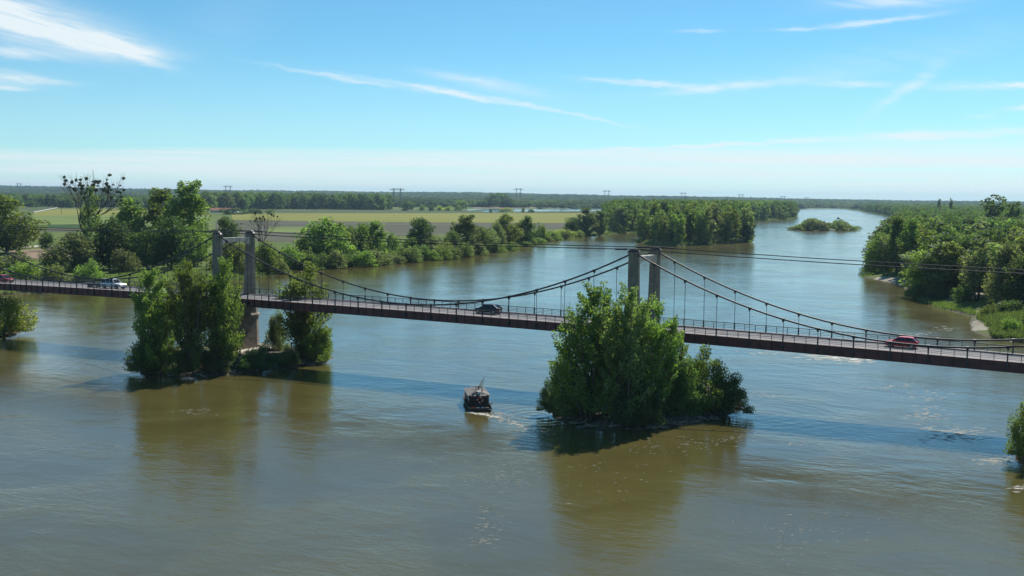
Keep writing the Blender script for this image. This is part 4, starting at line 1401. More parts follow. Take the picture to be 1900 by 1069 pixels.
# --- left bank
LB = [
    ('poplar_tree', 'round', 12, 470, 364, 112, 'mid', 'large round tree at the left edge of the left bank'),
    ('bush', 'bush', 20, 512, 466, 120, 'olive', 'low olive bush under the large tree at the left edge'),
    ('bush', 'bush', 45, 521, 485, 70, 'bright', 'bright green bush above the bridge deck near the left edge'),
    ('small_tree', 'round', 86, 466, 430, 26, 'dark', 'small dark tree beside the gravel track'),
    ('willow_tree', 'willow', 136, 503, 432, 104, 'grey', 'grey green willow in front of the mistletoe tree'),
    ('bush', 'bush', 98, 524, 488, 60, 'olive', 'olive bush over the deck left of the white car'),
    ('bush', 'bush', 165, 522, 478, 60, 'mid', 'green bush above the trailer on the bridge'),
    ('poplar_tree', 'tall', 240, 478, 364, 64, 'mid', 'green poplar just right of the mistletoe tree'),
    ('poplar_tree', 'tall', 302, 476, 347, 84, 'mid', 'broad poplar, left one of the tall pair left of the far tower'),
    ('poplar_tree', 'tall', 352, 480, 334, 84, 'mid', 'tallest broad poplar left of the far tower'),
    ('broadleaf_tree', 'round', 203, 500, 405, 76, 'dark', 'dark round tree at the meadow edge below the mistletoe tree'),
    ('broadleaf_tree', 'round', 272, 500, 428, 66, 'deep', 'deep green round tree in the middle of the meadow edge'),
    ('broadleaf_tree', 'round', 318, 500, 402, 72, 'dark', 'dark round tree at the meadow edge right of the middle'),
    ('broadleaf_tree', 'round', 360, 494, 420, 60, 'mid', 'round tree beside the left leg of the far tower'),
    ('bush', 'bush', 232, 506, 462, 56, 'grey', 'grey green bush in front of the dark meadow trees'),
    ('broadleaf_tree', 'round', 418, 470, 403, 44, 'deep', 'small round tree behind the left leg of the far tower'),
    ('bush', 'willow', 432, 505, 446, 80, 'bright', 'light green willow between the legs of the far tower'),
    ('bush', 'willow', 492, 508, 448, 66, 'bright', 'light green willow just right of the far tower'),
    ('bush', 'bush', 537, 499, 452, 62, 'mid', 'green waterside bush right of the far tower'),
    ('bush', 'bush', 522, 508, 482, 34, 'grey', 'small grey bush on the water edge right of the far tower'),
    ('willow_tree', 'willow', 602, 492, 404, 104, 'mid', 'large willow on the left bank, right of the far tower'),
    ('willow_tree', 'willow', 652, 488, 420, 56, 'olive', 'olive willow next to the large willow'),
    ('poplar_tree', 'tall', 694, 486, 408, 56, 'bright', 'light green tree right of the olive willow'),
    ('willow_tree', 'willow', 566, 494, 438, 58, 'mid', 'mid green willow left of the large willow'),
    ('poplar_tree', 'tall', 632, 489, 412, 50, 'olive', 'olive tree rising behind the large willow'),
    ('willow_tree', 'willow', 672, 487, 414, 50, 'mid', 'willow between the olive willow and the light green tree'),
    ('willow_tree', 'willow', 727, 483, 432, 44, 'olive', 'olive willow right of the light green tree'),
    ('willow_tree', 'willow', 838, 474, 428, 44, 'olive', 'olive willow left of the tall dark willow'),
    ('poplar_tree', 'round', 888, 467, 420, 40, 'mid', 'round tree touching the tall dark willow on its right'),
    ('willow_tree', 'willow', 922, 461, 412, 38, 'grey', 'pale willow left of the bright poplar before the bend'),
    ('willow_tree', 'willow', 960, 455, 414, 34, 'mid', 'willow between the bright poplar and the narrow dark tree'),
    ('bush', 'bush', 640, 491, 455, 52, 'deep', 'dark waterside bush under the large willow'),
    ('bush', 'bush', 716, 485, 458, 48, 'mid', 'rounded waterside bush under the light green tree'),
    ('bush', 'bush', 744, 482, 452, 40, 'bright', 'light bush between the light green tree and the domed tree'),
    ('broadleaf_tree', 'round', 778, 468, 404, 52, 'dark', 'dark domed tree standing above the waterside bushes'),
    ('willow_tree', 'willow', 792, 479, 430, 66, 'grey', 'pale rounded willow below the dark domed tree'),
    ('bush', 'bush', 760, 480, 440, 40, 'mid', 'bush left of the pale rounded willow'),
    ('bush', 'bush', 826, 476, 446, 34, 'yellow', 'yellow green bush right of the pale rounded willow'),
    ('poplar_tree', 'tall', 865, 472, 398, 58, 'olive', 'tall dark willow at the middle of the left bank'),
    ('willow_tree', 'willow', 905, 465, 424, 56, 'grey', 'grey green willow at the water right of the tall dark willow'),
    ('poplar_tree', 'round', 940, 458, 398, 46, 'bright', 'bright green poplar on the left bank before the bend'),
    ('poplar_tree', 'tall', 978, 455, 399, 32, 'deep', 'narrow dark tree on the left bank before the bend'),
    ('bush', 'bush', 1002, 447, 412, 32, 'mid', 'bush right of the narrow dark tree'),
    ('bush', 'bush', 1015, 446, 428, 56, 'bright', 'low bright thicket on the bend of the left bank'),
    ('bush', 'bush', 1048, 440, 425, 48, 'yellow', 'low yellow green thicket at the end of the bend'),
    ('poplar_tree', 'round', 1062, 437, 403, 36, 'deep', 'dark round tree, left of the three at the channel mouth'),
    ('poplar_tree', 'tall', 1088, 438, 384, 40, 'olive', 'tallest of the three trees at the channel mouth'),
    ('poplar_tree', 'tall', 1113, 437, 390, 34, 'olive', 'right one of the three trees at the channel mouth'),
    ('bush', 'bush', 1140, 433, 412, 40, 'mid', 'bush at the channel mouth before the wood'),
    ('bush', 'bush', 1160, 430, 400, 34, 'deep', 'dark bush at the channel end'),
]
for a in LB:
    x, y = G(a[2], a[3], LAND*.8)
    tree_px(*a, z=min(LAND, max(0.15, lz(x, y))), cat='bush' if a[0] == 'bush' else 'tree')

# the low hedge that closes the gaps between them
for i in range(34):
    t_ = i/33
    px = 548 + 520*t_ + random.uniform(-5, 5)
    by_ = np.interp(px, [q[0] for q in LEFT_PX[6:20]], [q[1] for q in LEFT_PX[6:20]]) - random.uniform(.6, 4.0)
    x, y = G(px, by_, 1.0)
    plant('hedge_bush', 'bush', x, y, max(.2, lz(x, y)), random.uniform(7, 12), random.uniform(4, 9)*(1 - .35*t_), GREENS[random.choice(('mid', 'deep', 'olive', 'grey', 'bright'))],
          'low leafy bush of the waterside hedge on the left bank', 'bush', 'hedge bushes along the left bank')

# bare and dead tree right behind the far tower
def twigs(mb, p, d, L_, r_, depth, rg, spread=.55):
    e = [p[i] + d[i]*L_ for i in range(3)]
    m_ = [p[i] + d[i]*L_*.5 + rg.normal()*.05*L_ for i in range(3)]
    mb.tube([p, m_, e], [r_, r_*.8, r_*.55], 5 if depth > 1 else 4, cap=False)
    tips = []
    if depth == 0:
        return [e]
    for _ in range(3 if depth > 1 else 2):
        q = np.array(d) + rg.normal(size=3)*spread
        q[2] += .25
        q /= np.linalg.norm(q)
        tips += twigs(mb, e, q, L_*rg.uniform(.6, .85), r_*.55, depth - 1, rg, spread)
    return tips


def bare_tree(px, by_, ty_, label, seed, crown=None):
    rg = np.random.default_rng(seed)
    x, y = G(px, by_, LAND)
    h = top_z(px, ty_, y) - LAND
    root = empty('bare_tree', (x, y, LAND), cat='tree', label=label)
    mb = MB()
    tips = []
    mb.tube([(0, 0, -.3), (.2, 0, h*.15), (-.1, .1, h*.3)], [h*.022, h*.018, h*.015], 8)
    for k in range(5):
        a = 2*math.pi*k/5 + rg.uniform(-.3, .3)
        d = np.array([math.cos(a)*.42, math.sin(a)*.42, 1.0])
        d /= np.linalg.norm(d)
        tips += twigs(mb, (-.1, .1, h*rg.uniform(.2, .3)), d, h*.24, h*.011, 4, rg, .42)
    mb.build('trunk', BARK, root, smooth=True)
    return root, np.array(tips), h


root, tips, h = bare_tree(164, 485, 312, 'tall half bare tree full of dark mistletoe balls on the left bank', 5)
rg = np.random.default_rng(3)
g = rg.normal(size=(260, 3))
g /= np.linalg.norm(g, axis=1)[:, None]
Pm = g*rg.random((260, 1))**.4
dd = rg.normal(size=(260, 3))
dd /= np.linalg.norm(dd, axis=1)[:, None]
ss_ = np.cross(dd, rg.normal(size=(260, 3)))
ss_ /= np.linalg.norm(ss_, axis=1)[:, None]
Vm = np.stack([Pm - dd*.22, Pm + ss_*.16, Pm + dd*.22, Pm - ss_*.16], 1).reshape(-1, 3)
ball = np_mesh('mistletoe_ball', Vm, np.arange(260*4).reshape(-1, 4))
ball.materials.append(LEAF)
up_ = tips[tips[:, 2] > h*.42]
for i in rg.permutation(len(up_))[:64]:
    o = obj('mistletoe_ball', ball, root, tuple(up_[i]*np.array([1, 1, .96])))
    o.scale = (rg.uniform(.35, .9), rg.uniform(.35, .9), rg.uniform(.3, .8))
    o.color = (.045, .065, .020, 1)
cm, tm, H_, R_ = PROTO['loose'][0]
c_ = obj('crown', cm, root, (0.8, 0, h*.02))
c_.scale = (1.15, 1.15, h*.80/H_)
c_.color = (*GREENS['olive'], 1)
r2, t2, h2 = bare_tree(487, 478, 392, 'grey leafless tree behind the far tower', 9)
# mistletoe in the leafless tree too
for i in rg.permutation(len(t2))[:12]:
    o = obj('mistletoe_ball', ball, r2, tuple(t2[i]))
    o.scale = (rg.uniform(.3, .6),)*3
    o.color = (.035, .045, .018, 1)

# --- scattered trees in the plain
PL = [
    ('bush', 'mid_bush', 432, 398, 386, 50, 'dark', 'dark hedge bush beside the red roofed farm'),
    ('bush', 'mid_bush', 470, 397, 387, 40, 'dark', 'dark hedge bush right of the red roofed farm'),
    ('bush', 'mid_bush', 502, 398, 389, 20, 'olive', 'small olive bush in the field right of the farm'),
    ('small_tree', 'mid_round', 752, 391.5, 374, 20, 'dark', 'small dark lone tree at the end of the far wood'),
    ('small_tree', 'mid_round', 762, 390, 373, 18, 'mid', 'small green tree touching the dark lone tree'),
    ('bush', 'mid_bush', 782, 391, 380, 14, 'olive', 'first bush of the thin row left of the pond'),
    ('bush', 'mid_bush', 800, 391.5, 380, 16, 'dark', 'dark second bush of the thin row left of the pond'),
    ('bush', 'mid_bush', 815, 391, 381, 18, 'yellow', 'yellow third bush of the thin row left of the pond'),
    ('bush', 'mid_bush', 832, 391.5, 382, 18, 'yellow', 'yellow fourth bush of the thin row left of the pond'),
    ('bush', 'mid_bush', 850, 391.5, 381, 16, 'olive', 'fifth bush of the thin row left of the pond'),
    ('small_tree', 'mid_round', 857, 389, 371, 20, 'mid', 'small tree at the left end of the pond'),
    ('bush', 'mid_bush', 911, 394.5, 389, 8, 'dark', 'tiny dark bush in front of the pond'),
    ('bush', 'mid_bush', 940, 394, 385.5, 30, 'yellow', 'wide yellow green bush before the pond'),
    ('bush', 'mid_bush', 971, 394.5, 384, 9, 'olive', 'small olive bush before the pond'),
    ('bush', 'mid_bush', 985, 394.5, 388, 14, 'dark', 'dark bush before the pond'),
    ('bush', 'mid_bush', 1005, 388, 384, 20, 'dark', 'low dark bush on the far shore of the pond'),
    ('bush', 'mid_bush', 1070, 388, 384.2, 26, 'dark', 'second low dark bush on the far shore of the pond'),
]
for a in PL:
    tree_px(*a, cat='bush' if a[0] == 'bush' else 'tree')

# big domed grove beyond the pond
for i, (px, ty_) in enumerate(((893, 372), (905, 364), (916, 358), (926, 356), (936, 359), (945, 366), (955, 373), (967, 376), (980, 375), (994, 376), (1008, 377))):
    tree_px('grove_tree', 'mid_round', px, 384.8 + .25*(i % 3), ty_, 24, 'deep', 'dark broadleaf tree of the domed grove beyond the pond', group='domed grove beyond the pond')

# --- shrubs of the mid river islet
for i in range(46):
    t = i/45
    px = 1468 + 122*t + random.uniform(-2, 2)
    hump = max(math.exp(-((t - .33)/.2)**2), .82*math.exp(-((t - .74)/.16)**2), .42*math.sin(math.pi*min(1, max(0, t)))**.5 + .12)
    by_ = 427.8 - .9*abs(t - .5) - 3.6*random.random()
    x, y = G(px, by_, .5)
    plant('willow_shrub', 'mid_bush', x, y, .5, random.uniform(9, 13), 11.5*hump*random.uniform(.85, 1.1), GREENS[random.choice(('olive', 'grey', 'bright', 'bright'))],
          'low willow shrub on the green islet in mid river', 'shrub', 'willow shrubs on the mid river islet')


# ------------------------------------------------------------------ woods: single trees in front, a mass behind
def sample_poly(poly, spacing, rg):
    poly = np.array(poly)
    lo, hi = poly.min(0), poly.max(0)
    n = int((hi - lo).prod()/spacing**2)
    gx, gy = np.meshgrid(np.arange(lo[0], hi[0], spacing), np.arange(lo[1], hi[1], spacing))
    P = np.stack([gx.ravel(), gy.ravel()], 1) + rg.uniform(-.42, .42, (gx.size, 2))*spacing
    return P[inside(P, poly)]


def scatter(name, P, Z, scl, idx, keys, color, label):
    """a wood that reads as one mass: crowns set on points"""
    me = bpy.data.meshes.new(name)
    me.from_pydata([(float(x), float(y), float(z)) for (x, y), z in zip(P, Z)], [], [])
    a = me.attributes.new('scl', 'FLOAT_VECTOR', 'POINT')
    a.data.foreach_set('vector', np.asarray(scl, np.float32).ravel())
    a = me.attributes.new('rot', 'FLOAT_VECTOR', 'POINT')
    rr = np.zeros((len(P), 3), np.float32)
    rr[:, 2] = RNG.uniform(0, 6.28, len(P))
    a.data.foreach_set('vector', rr.ravel())
    a = me.attributes.new('pick', 'INT', 'POINT')
    a.data.foreach_set('value', np.asarray(idx, np.int32))
    o = obj(name, me, kind='stuff', label=label)
    o.color = (*color, 1)
    ng = bpy.data.node_groups.new('scatter', 'GeometryNodeTree')
    ng.interface.new_socket('Geometry', in_out='INPUT', socket_type='NodeSocketGeometry')
    ng.interface.new_socket('Geometry', in_out='OUTPUT', socket_type='NodeSocketGeometry')
    N = ng.nodes
    gi, go = N.new('NodeGroupInput'), N.new('NodeGroupOutput')
    iop = N.new('GeometryNodeInstanceOnPoints')
    iop.inputs['Pick Instance'].default_value = True
    join = N.new('GeometryNodeJoinGeometry')
    g2i = None
    for src in keys:
        oi = N.new('GeometryNodeObjectInfo')
        oi.inputs['Object'].default_value = src
        oi.inputs['As Instance'].default_value = True
        ng.links.new(oi.outputs['Geometry'], join.inputs[0])
    def attr(nm, typ):
        q = N.new('GeometryNodeInputNamedAttribute')
        q.data_type = typ
        q.inputs[0].default_value = nm
        return q.outputs[0]
    ng.links.new(gi.outputs[0], iop.inputs['Points'])
    ng.links.new(join.outputs[0], iop.inputs['Instance'])
    ng.links.new(attr('pick', 'INT'), iop.inputs['Instance Index'])
    ng.links.new(attr('rot', 'FLOAT_VECTOR'), iop.inputs['Rotation'])
    ng.links.new(attr('scl', 'FLOAT_VECTOR'), iop.inputs['Scale'])
    ng.links.new(iop.outputs[0], go.inputs[0])
    md = o.modifiers.new('scatter', 'NODES')
    md.node_group = ng
    return o


def crowns_of(key):
    """one visible crown object for each variant of that tree"""
    out = []
    for cm, tm, H, Rr in PROTO[key]:
        out.append(next(o for o in bpy.data.objects if o.data == cm))
    return out


def wood(name, poly, spacing, hrange, wrange, n_single, label_single, label_mass, group, seed, keys=('mid_tall', 'mid_round'), colors=('mid', 'bright', 'deep', 'olive', 'grey', 'dark', 'deep'), mass_color='deep', margin=3.0):
    rg = np.random.default_rng(seed)
    P = sample_poly(poly, spacing, rg)
    d = river_dist(P)
    P = P[d > margin]
    u = P[:, 0]/P[:, 1]*F + CX
    P = P[(u > -260) & (u < 2160)]
    order = np.argsort(np.hypot(P[:, 0], P[:, 1]))
    P = P[order]
    inframe = np.abs(P[:, 0]/P[:, 1]) < .47
    near = np.where(inframe)[0][:n_single]
    mask = np.zeros(len(P), bool)
    mask[near] = True
    for (x, y) in P[mask]:
        plant(name, random.choice(keys), x, y, lz(x, y) - .1, rg.uniform(*wrange), rg.uniform(*hrange), GREENS[random.choice(colors)], label_single, 'tree', group)
    Q = P[~mask]
    print(name, 'single', mask.sum(), 'mass', len(Q))
    if len(Q):
        src = crowns_of('mid_tall') + crowns_of('mid_round')
        H = np.full((8, 1), 24.0)
        Rr = np.full(8, 5.4)
        idx = rg.integers(0, 8, len(Q))
        hh = rg.uniform(*hrange, len(Q))
        ww = rg.uniform(*wrange, len(Q))
        sc = np.stack([ww/(2*Rr[idx]), ww/(2*Rr[idx]), hh/H[idx, 0]], 1)
        Z = land_height(Q[:, 0], Q[:, 1]) - .1
        scatter('woodland', Q, Z, sc, idx, src, GREENS[mass_color], label_mass)


def PX(pts, z=LAND):
    return [G(a, b, z) for a, b in pts]


wood('wood_tree', PX([(1180, 449), (1252, 455.5), (1389, 448.5), (1394, 441), (1386, 427), (1370, 415), (1352, 405), (1260, 399), (1150, 399), (1122, 412), (1130, 424), (1168, 431), (1205, 428)]), 10.5, (16, 26), (7.5, 14), 190,
     'leafy tree of the dense wood on the near end of the wooded tongue of land', 'dense green wood on the tongue of land left of the main channel', 'trees of the wooded tongue', 21, margin=.4)
wood('shore_tree', PX([(1374, 413), (1392, 410.6), (1470, 406.6), (1476, 401), (1472, 391), (1400, 390), (1230, 392), (1200, 398), (1352, 404)]), 14, (20, 26), (12, 17), 95,
     'dark tree along the far wooded shore left of the mid river islet', 'dark green wood on the far shore left of the mid river islet', 'trees of the far wooded shore', 22, margin=.4, colors=('deep', 'mid'), mass_color='deep')
RW = PX([(1640, 500), (1655, 512), (1690, 532), (1720, 545), (1770, 543), (1835, 552), (1900, 562), (2100, 600), (2700, 560), (2500, 410), (2160, 388), (1800, 386.5), (1640, 387), (1600, 391), (1651, 402.5), (1664, 412), (1646, 440), (1616, 480)])
wood('bank_tree', RW, 10.5, (10, 19.5), (7, 15), 210,
     'leafy tree of the dense wood on the right bank', 'dense green wood covering the right bank far upstream', 'trees of the right bank wood', 23, margin=5.0)
RBK = [
    ('willow_tree', 'willow', 1634, 506, 432, 62, 'mid', 'willow hanging over the water at the tip of the right bank', .5),
    ('poplar_tree', 'tall', 1664, 507, 399, 48, 'deep', 'tall dark tree behind the overhanging willow', 1.5),
    ('poplar_tree', 'tall', 1690, 512, 404, 52, 'deep', 'second dark tree right of the overhanging willow', 1.8),
    ('broadleaf_tree', 'round', 1712, 546, 464, 76, 'bright', 'bright green tree at the water edge of the right bank', .9),
    ('broadleaf_tree', 'round', 1763, 548, 452, 86, 'bright', 'bright spreading tree right of the water edge tree', 1.5),
    ('poplar_tree', 'loose', 1812, 556, 440, 74, 'grey', 'grey green loose tree near the right edge of the right bank', 2.2),
    ('willow_tree', 'willow', 1868, 566, 452, 86, 'grey', 'silvery willow at the right edge of the right bank', 2.2),
    ('broadleaf_tree', 'round', 1905, 572, 470, 80, 'deep', 'dark tree cut by the right edge of the picture', 2.2),
    ('bush', 'bush', 1700, 551, 522, 50, 'deep', 'dark bush overhanging the water under the bright tree', .5),
    ('bush', 'bush', 1742, 556, 528, 44, 'dark', 'dark bush in the shade of the bright spreading tree', .8),
    ('bush', 'bush', 1788, 560, 528, 46, 'deep', 'deep green bush on the sandy shore of the right bank', 1.2),
    ('bush', 'bush', 1835, 590, 562, 36, 'bright', 'bright round bush at the edge of the reeds', .8),
    ('bush', 'bush', 1872, 584, 556, 60, 'deep', 'dark bush behind the reeds on the right bank', 1.5),
    ('bush', 'bush', 1878, 618, 588, 40, 'mid', 'green bush among the reeds on the right bank', .9),
    ('bush', 'bush', 1915, 612, 570, 50, 'mid', 'bush among the reeds cut by the right edge', 1.2),
]
for a in RBK:
    tree_px(*a[:-1], z=a[-1], cat='bush' if a[0] == 'bush' else 'tree')
wood('field_wood_tree', PX([(378, 389.6), (560, 388.4), (722, 390), (726, 388.4), (640, 384.6), (378, 384)]), 17, (21, 31), (15, 21), 110,
     'dark tree of the long wood behind the yellow field', 'dark long wood behind the yellow field', 'trees of the wood behind the field', 24, colors=('deep', 'dark', 'olive', 'mid'), mass_color='deep')
wood('hedge_tree', PX([(-80, 387), (60, 382), (120, 386), (230, 385), (378, 388), (378, 383), (120, 379.5), (-80, 380)]), 19, (15, 22), (14, 20), 70,
     'tree of the distant wood behind the left fields', 'distant wood behind the left fields', 'trees of the wood behind the left fields', 25, colors=('deep', 'dark', 'olive', 'mid'), mass_color='deep')


# far plain and wooded hills
def far_woods():
    rg = np.random.default_rng(31)
    N = 60000
    Y = np.sqrt(rg.uniform(2350**2, 8600**2, N))
    a = rg.uniform(-.56, .56, N)
    X = Y*np.tan(a)
    keep = river_dist(np.stack([X, Y], 1)) > 15
    dens = vnoise(X/260, Y/160, 9)*.65 + vnoise(X/90, Y/70, 12)*.35
    t = np.clip((Y - 2400)/1700, 0, 1)
    keep &= dens > .56 - .40*t
    # clear ground round the pond and the strip behind it
    uu = X/Y*F + CX
    keep &= ~((uu > 860) & (uu < 1170) & (Y < 2750))
    keep &= ~((Y < 2600) & (uu > 700) & (uu < 1180))
    X, Y = X[keep], Y[keep]
    src = crowns_of('far_round')
    tone = np.clip((vnoise(X/420, Y/260, 21)*.6 + vnoise(X/120, Y/90, 22)*.4)*3, 0, 2.99).astype(int)
    for k, (color, lab) in enumerate((((0.030, 0.062, 0.022), 'far dark blue green woods on the plain and hills'), ((0.055, 0.095, 0.028), 'far mid green woods covering the plain and the low hills on the horizon'),
                                      ((0.105, 0.150, 0.045), 'far lighter green copses among the distant woods'))):
        x, y = X[tone == k], Y[tone == k]
        n = len(x)
        idx = rg.integers(0, 4, n)
        hh = rg.uniform(9, 18, n)*(1 + .7*(vnoise(x/300, y/200, 4) - .5))
        ww = rg.uniform(15, 34, n)
        sc = np.stack([ww/14, ww/14, hh/18], 1)
        Z = land_height(x, y) - .5
        scatter('far_woodland', np.stack([x, y], 1), Z, sc, idx, src, color, lab)


# a few far single trees so that the far crowns also stand as trees of their own
for px, by_, ty_, w_, col, lab in ((1360, 372.5, 364, 8, 'dark', None),):
    pass
FT = [(60, 384.5, 372, 30, 'dark', 'round far tree above the gravel track'), (175, 384, 366, 34, 'dark', 'far tree behind the mistletoe tree'),
      (690, 386.5, 362, 24, 'deep', 'tall far tree at the right end of the long wood'), (640, 385.5, 360, 26, 'deep', 'tall far tree over the middle of the long wood')]
for px, by_, ty_, w_, col, lab in FT:
    tree_px('far_tree', 'far_round', px, by_, ty_, w_, col, lab)
far_woods()
# pointed trees breaking the skyline over the right bank
for px, ty_, lab in ((1743, 369, 'small pointed dark tree on the right skyline'), (1765, 366, 'taller pointed dark tree on the right skyline')):
    Y = 1500.0
    d = ray(px, ty_)
    zt = CAMH + d.z/d.y*Y
    plant('cypress_tree', 'mid_tall', d.x/d.y*Y, Y, LAND, 7, zt - LAND, GREENS['dark'], lab)
for px, ty_, w_, lab in ((1850, 362, 60, 'large domed tree topping the right bank wood'), (1885, 368, 34, 'smaller domed tree beside the large one on the right skyline')):
    Y = 720.0
    d = ray(px, ty_)
    zt = CAMH + d.z/d.y*Y
    plant('broadleaf_tree', 'mid_round', d.x/d.y*Y, Y, LAND, w_/F*Y, zt - LAND, GREENS['deep'], lab)


# ------------------------------------------------------------------ undergrowth along the shores, reeds
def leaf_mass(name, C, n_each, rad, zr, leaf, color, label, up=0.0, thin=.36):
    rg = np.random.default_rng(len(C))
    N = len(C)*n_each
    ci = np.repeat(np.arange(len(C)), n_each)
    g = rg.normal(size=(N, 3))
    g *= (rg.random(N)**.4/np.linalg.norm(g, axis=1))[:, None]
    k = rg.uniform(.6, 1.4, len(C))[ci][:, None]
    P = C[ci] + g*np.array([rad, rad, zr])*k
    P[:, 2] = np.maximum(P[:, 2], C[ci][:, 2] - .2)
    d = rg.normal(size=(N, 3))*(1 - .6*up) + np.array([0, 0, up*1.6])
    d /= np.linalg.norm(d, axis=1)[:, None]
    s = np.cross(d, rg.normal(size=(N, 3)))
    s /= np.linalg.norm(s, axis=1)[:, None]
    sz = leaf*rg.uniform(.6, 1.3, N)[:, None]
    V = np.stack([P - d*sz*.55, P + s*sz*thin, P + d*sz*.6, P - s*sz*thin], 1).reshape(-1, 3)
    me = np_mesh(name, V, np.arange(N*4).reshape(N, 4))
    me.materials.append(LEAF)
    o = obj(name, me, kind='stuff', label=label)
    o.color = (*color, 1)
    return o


def along(poly, step, lo, hi, rg):
    out = []
    for (ax, ay), (bx_, by_) in zip(poly[:-1], poly[1:]):
        L_ = math.hypot(bx_ - ax, by_ - ay)
        for k in range(max(1, int(L_/step))):
            t = rg.random()
            out.append((ax + (bx_-ax)*t, ay + (by_-ay)*t))
    P = np.array(out)
    P = P + rg.uniform(-hi, hi, P.shape)
    d = river_dist(P)
    P = P[(d > lo) & (d < hi)]
    return P


rgu = np.random.default_rng(77)
P = np.concatenate([along(LEFT_W[:37], .9, -.6, 14, rgu), along(LEFT_W[:37], 1.2, -.8, 3.5, rgu)])
leaf_mass('undergrowth', np.column_stack([P, land_height(P[:, 0], P[:, 1]) + .3]), 34, 2.0, 1.3, .55, (0.085, 0.13, 0.026), 'green undergrowth and brambles along the left bank')
P = np.concatenate([along(RIGHT_W[:11], 1.3, -.3, 12, rgu), along(RIGHT_W[:9], 1.4, -.8, 3.0, rgu)])
leaf_mass('undergrowth', np.column_stack([P, land_height(P[:, 0], P[:, 1]) + .2]), 30, 1.7, 1.0, .5, (0.075, 0.12, 0.025), 'green undergrowth along the right bank')
# reed bed
RB = PX([(1812, 588), (1850, 580), (1905, 575), (2080, 585), (2240, 620), (2150, 652), (2000, 645), (1905, 634), (1845, 624), (1834, 606)], .8)
P = sample_poly(RB, .75, rgu)
P = P[river_dist(P) > .3]
leaf_mass('reeds', np.column_stack([P, land_height(P[:, 0], P[:, 1]) + .55]), 16, .55, .55, 1.3, (0.10, 0.165, 0.045), 'green reeds and tall grass on the right bank behind the bridge', up=.8, thin=.07)
P = sample_poly(PX([(1690, 548), (1740, 560), (1800, 575), (1815, 585), (1750, 570), (1712, 558)], .5), .8, rgu)
leaf_mass('grass', np.column_stack([P, land_height(P[:, 0], P[:, 1]) + .3]), 14, .5, .35, .8, (0.10, 0.155, 0.035), 'short grass along the water edge of the right bank', up=.8, thin=.08)
# grassy meadow tufts on the left bank behind the deck
P = sample_poly(PX([(160, 520), (240, 505), (380, 500), (400, 515), (300, 528), (170, 537)]), 1.5, rgu)
P = P[river_dist(P) > 1]
leaf_mass('grass', np.column_stack([P, land_height(P[:, 0], P[:, 1]) + .25]), 9, .9, .3, .7, (0.115, 0.175, 0.035), 'rough grass of the meadow behind the left part of the bridge', up=.8, thin=.1)
# bushes' skirts on the islets
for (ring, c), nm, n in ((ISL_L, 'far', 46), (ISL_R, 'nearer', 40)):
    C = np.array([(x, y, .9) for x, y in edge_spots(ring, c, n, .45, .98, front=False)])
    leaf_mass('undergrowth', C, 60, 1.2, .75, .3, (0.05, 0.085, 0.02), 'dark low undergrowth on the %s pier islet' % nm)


# ------------------------------------------------------------------ foam and painted sun glints on the water
FOAM_GLINT = mat('foam', (0.42, 0.41, 0.35), 0.7)  # one pale colour for real foam and for painted sun glints


def foam(name, label, pts):
    """pts: (x, y, radius x, radius y, angle)"""
    mb = MB()
    for x, y, a, b, r_ in pts:
        n = 7
        c, s = math.cos(r_), math.sin(r_)
        v = [(x, y, .03)]
        for i in range(n):
            q = 2*math.pi*i/n
            k = random.uniform(.45, 1.1)
            u, w = a*k*math.cos(q), b*k*math.sin(q)
            v.append((x + u*c - w*s, y + u*s + w*c, .012))
        mb.add(v, [(0, 1+i, 1+(i+1) % n) for i in range(n)])
    return mb.build(name, FOAM_GLINT, kind='stuff', label=label)


def foam_line(px_pts, n, spread, size, jitter_px=0):
    W_ = [G(*q) for q in px_pts]
    out = []
    for _ in range(n):
        t = random.random()**1.3*(len(W_) - 1)
        i = min(int(t), len(W_) - 2)
        f = t - i
        x = W_[i][0]*(1-f) + W_[i+1][0]*f
        y = W_[i][1]*(1-f) + W_[i+1][1]*f
        sp = spread*(.5 + t/(len(W_)-1))
        sc_ = size*random.uniform(.35, 1.2)
        out.append((x + random.gauss(0, sp), y + random.gauss(0, sp), sc_, sc_*random.uniform(.3, .6), random.uniform(-.4, .4)))
    return out


wake = foam_line([(888, 767), (905, 770), (930, 777), (960, 787), (990, 799), (1012, 808)], 260, .5, .30)
wake += foam_line([(871, 763), (876, 766), (886, 769)], 60, .18, .3)
wake += foam_line([(914, 766), (930, 770), (960, 775)], 70, .6, .22)
foam('foam', 'white foam of the wake curving behind the black barge', wake)
rap = []  # broken water, with sun glints painted in as pale patches
for px, py, rx, ry, n, sz in ((1440, 655, 50, 6, 60, .35), (1540, 662, 45, 6, 150, .6), (1590, 668, 30, 5, 90, .5), (1700, 622, 30, 4, 30, .35), (1750, 612, 22, 4, 22, .4), (1500, 640, 60, 8, 25, .25)):
    for _ in range(n):
        x, y = G(random.gauss(px, rx*.6), random.gauss(py, ry*.6))
        k = sz*random.uniform(.3, 1.2)
        rap.append((x, y, k*1.6, k*.5, random.uniform(-.3, .3)))
foam('foam', 'white broken water of the rapid with painted sun glints behind the bridge on the right', rap)
fl = []  # sun glints painted as pale flecks, mixed with drifting foam
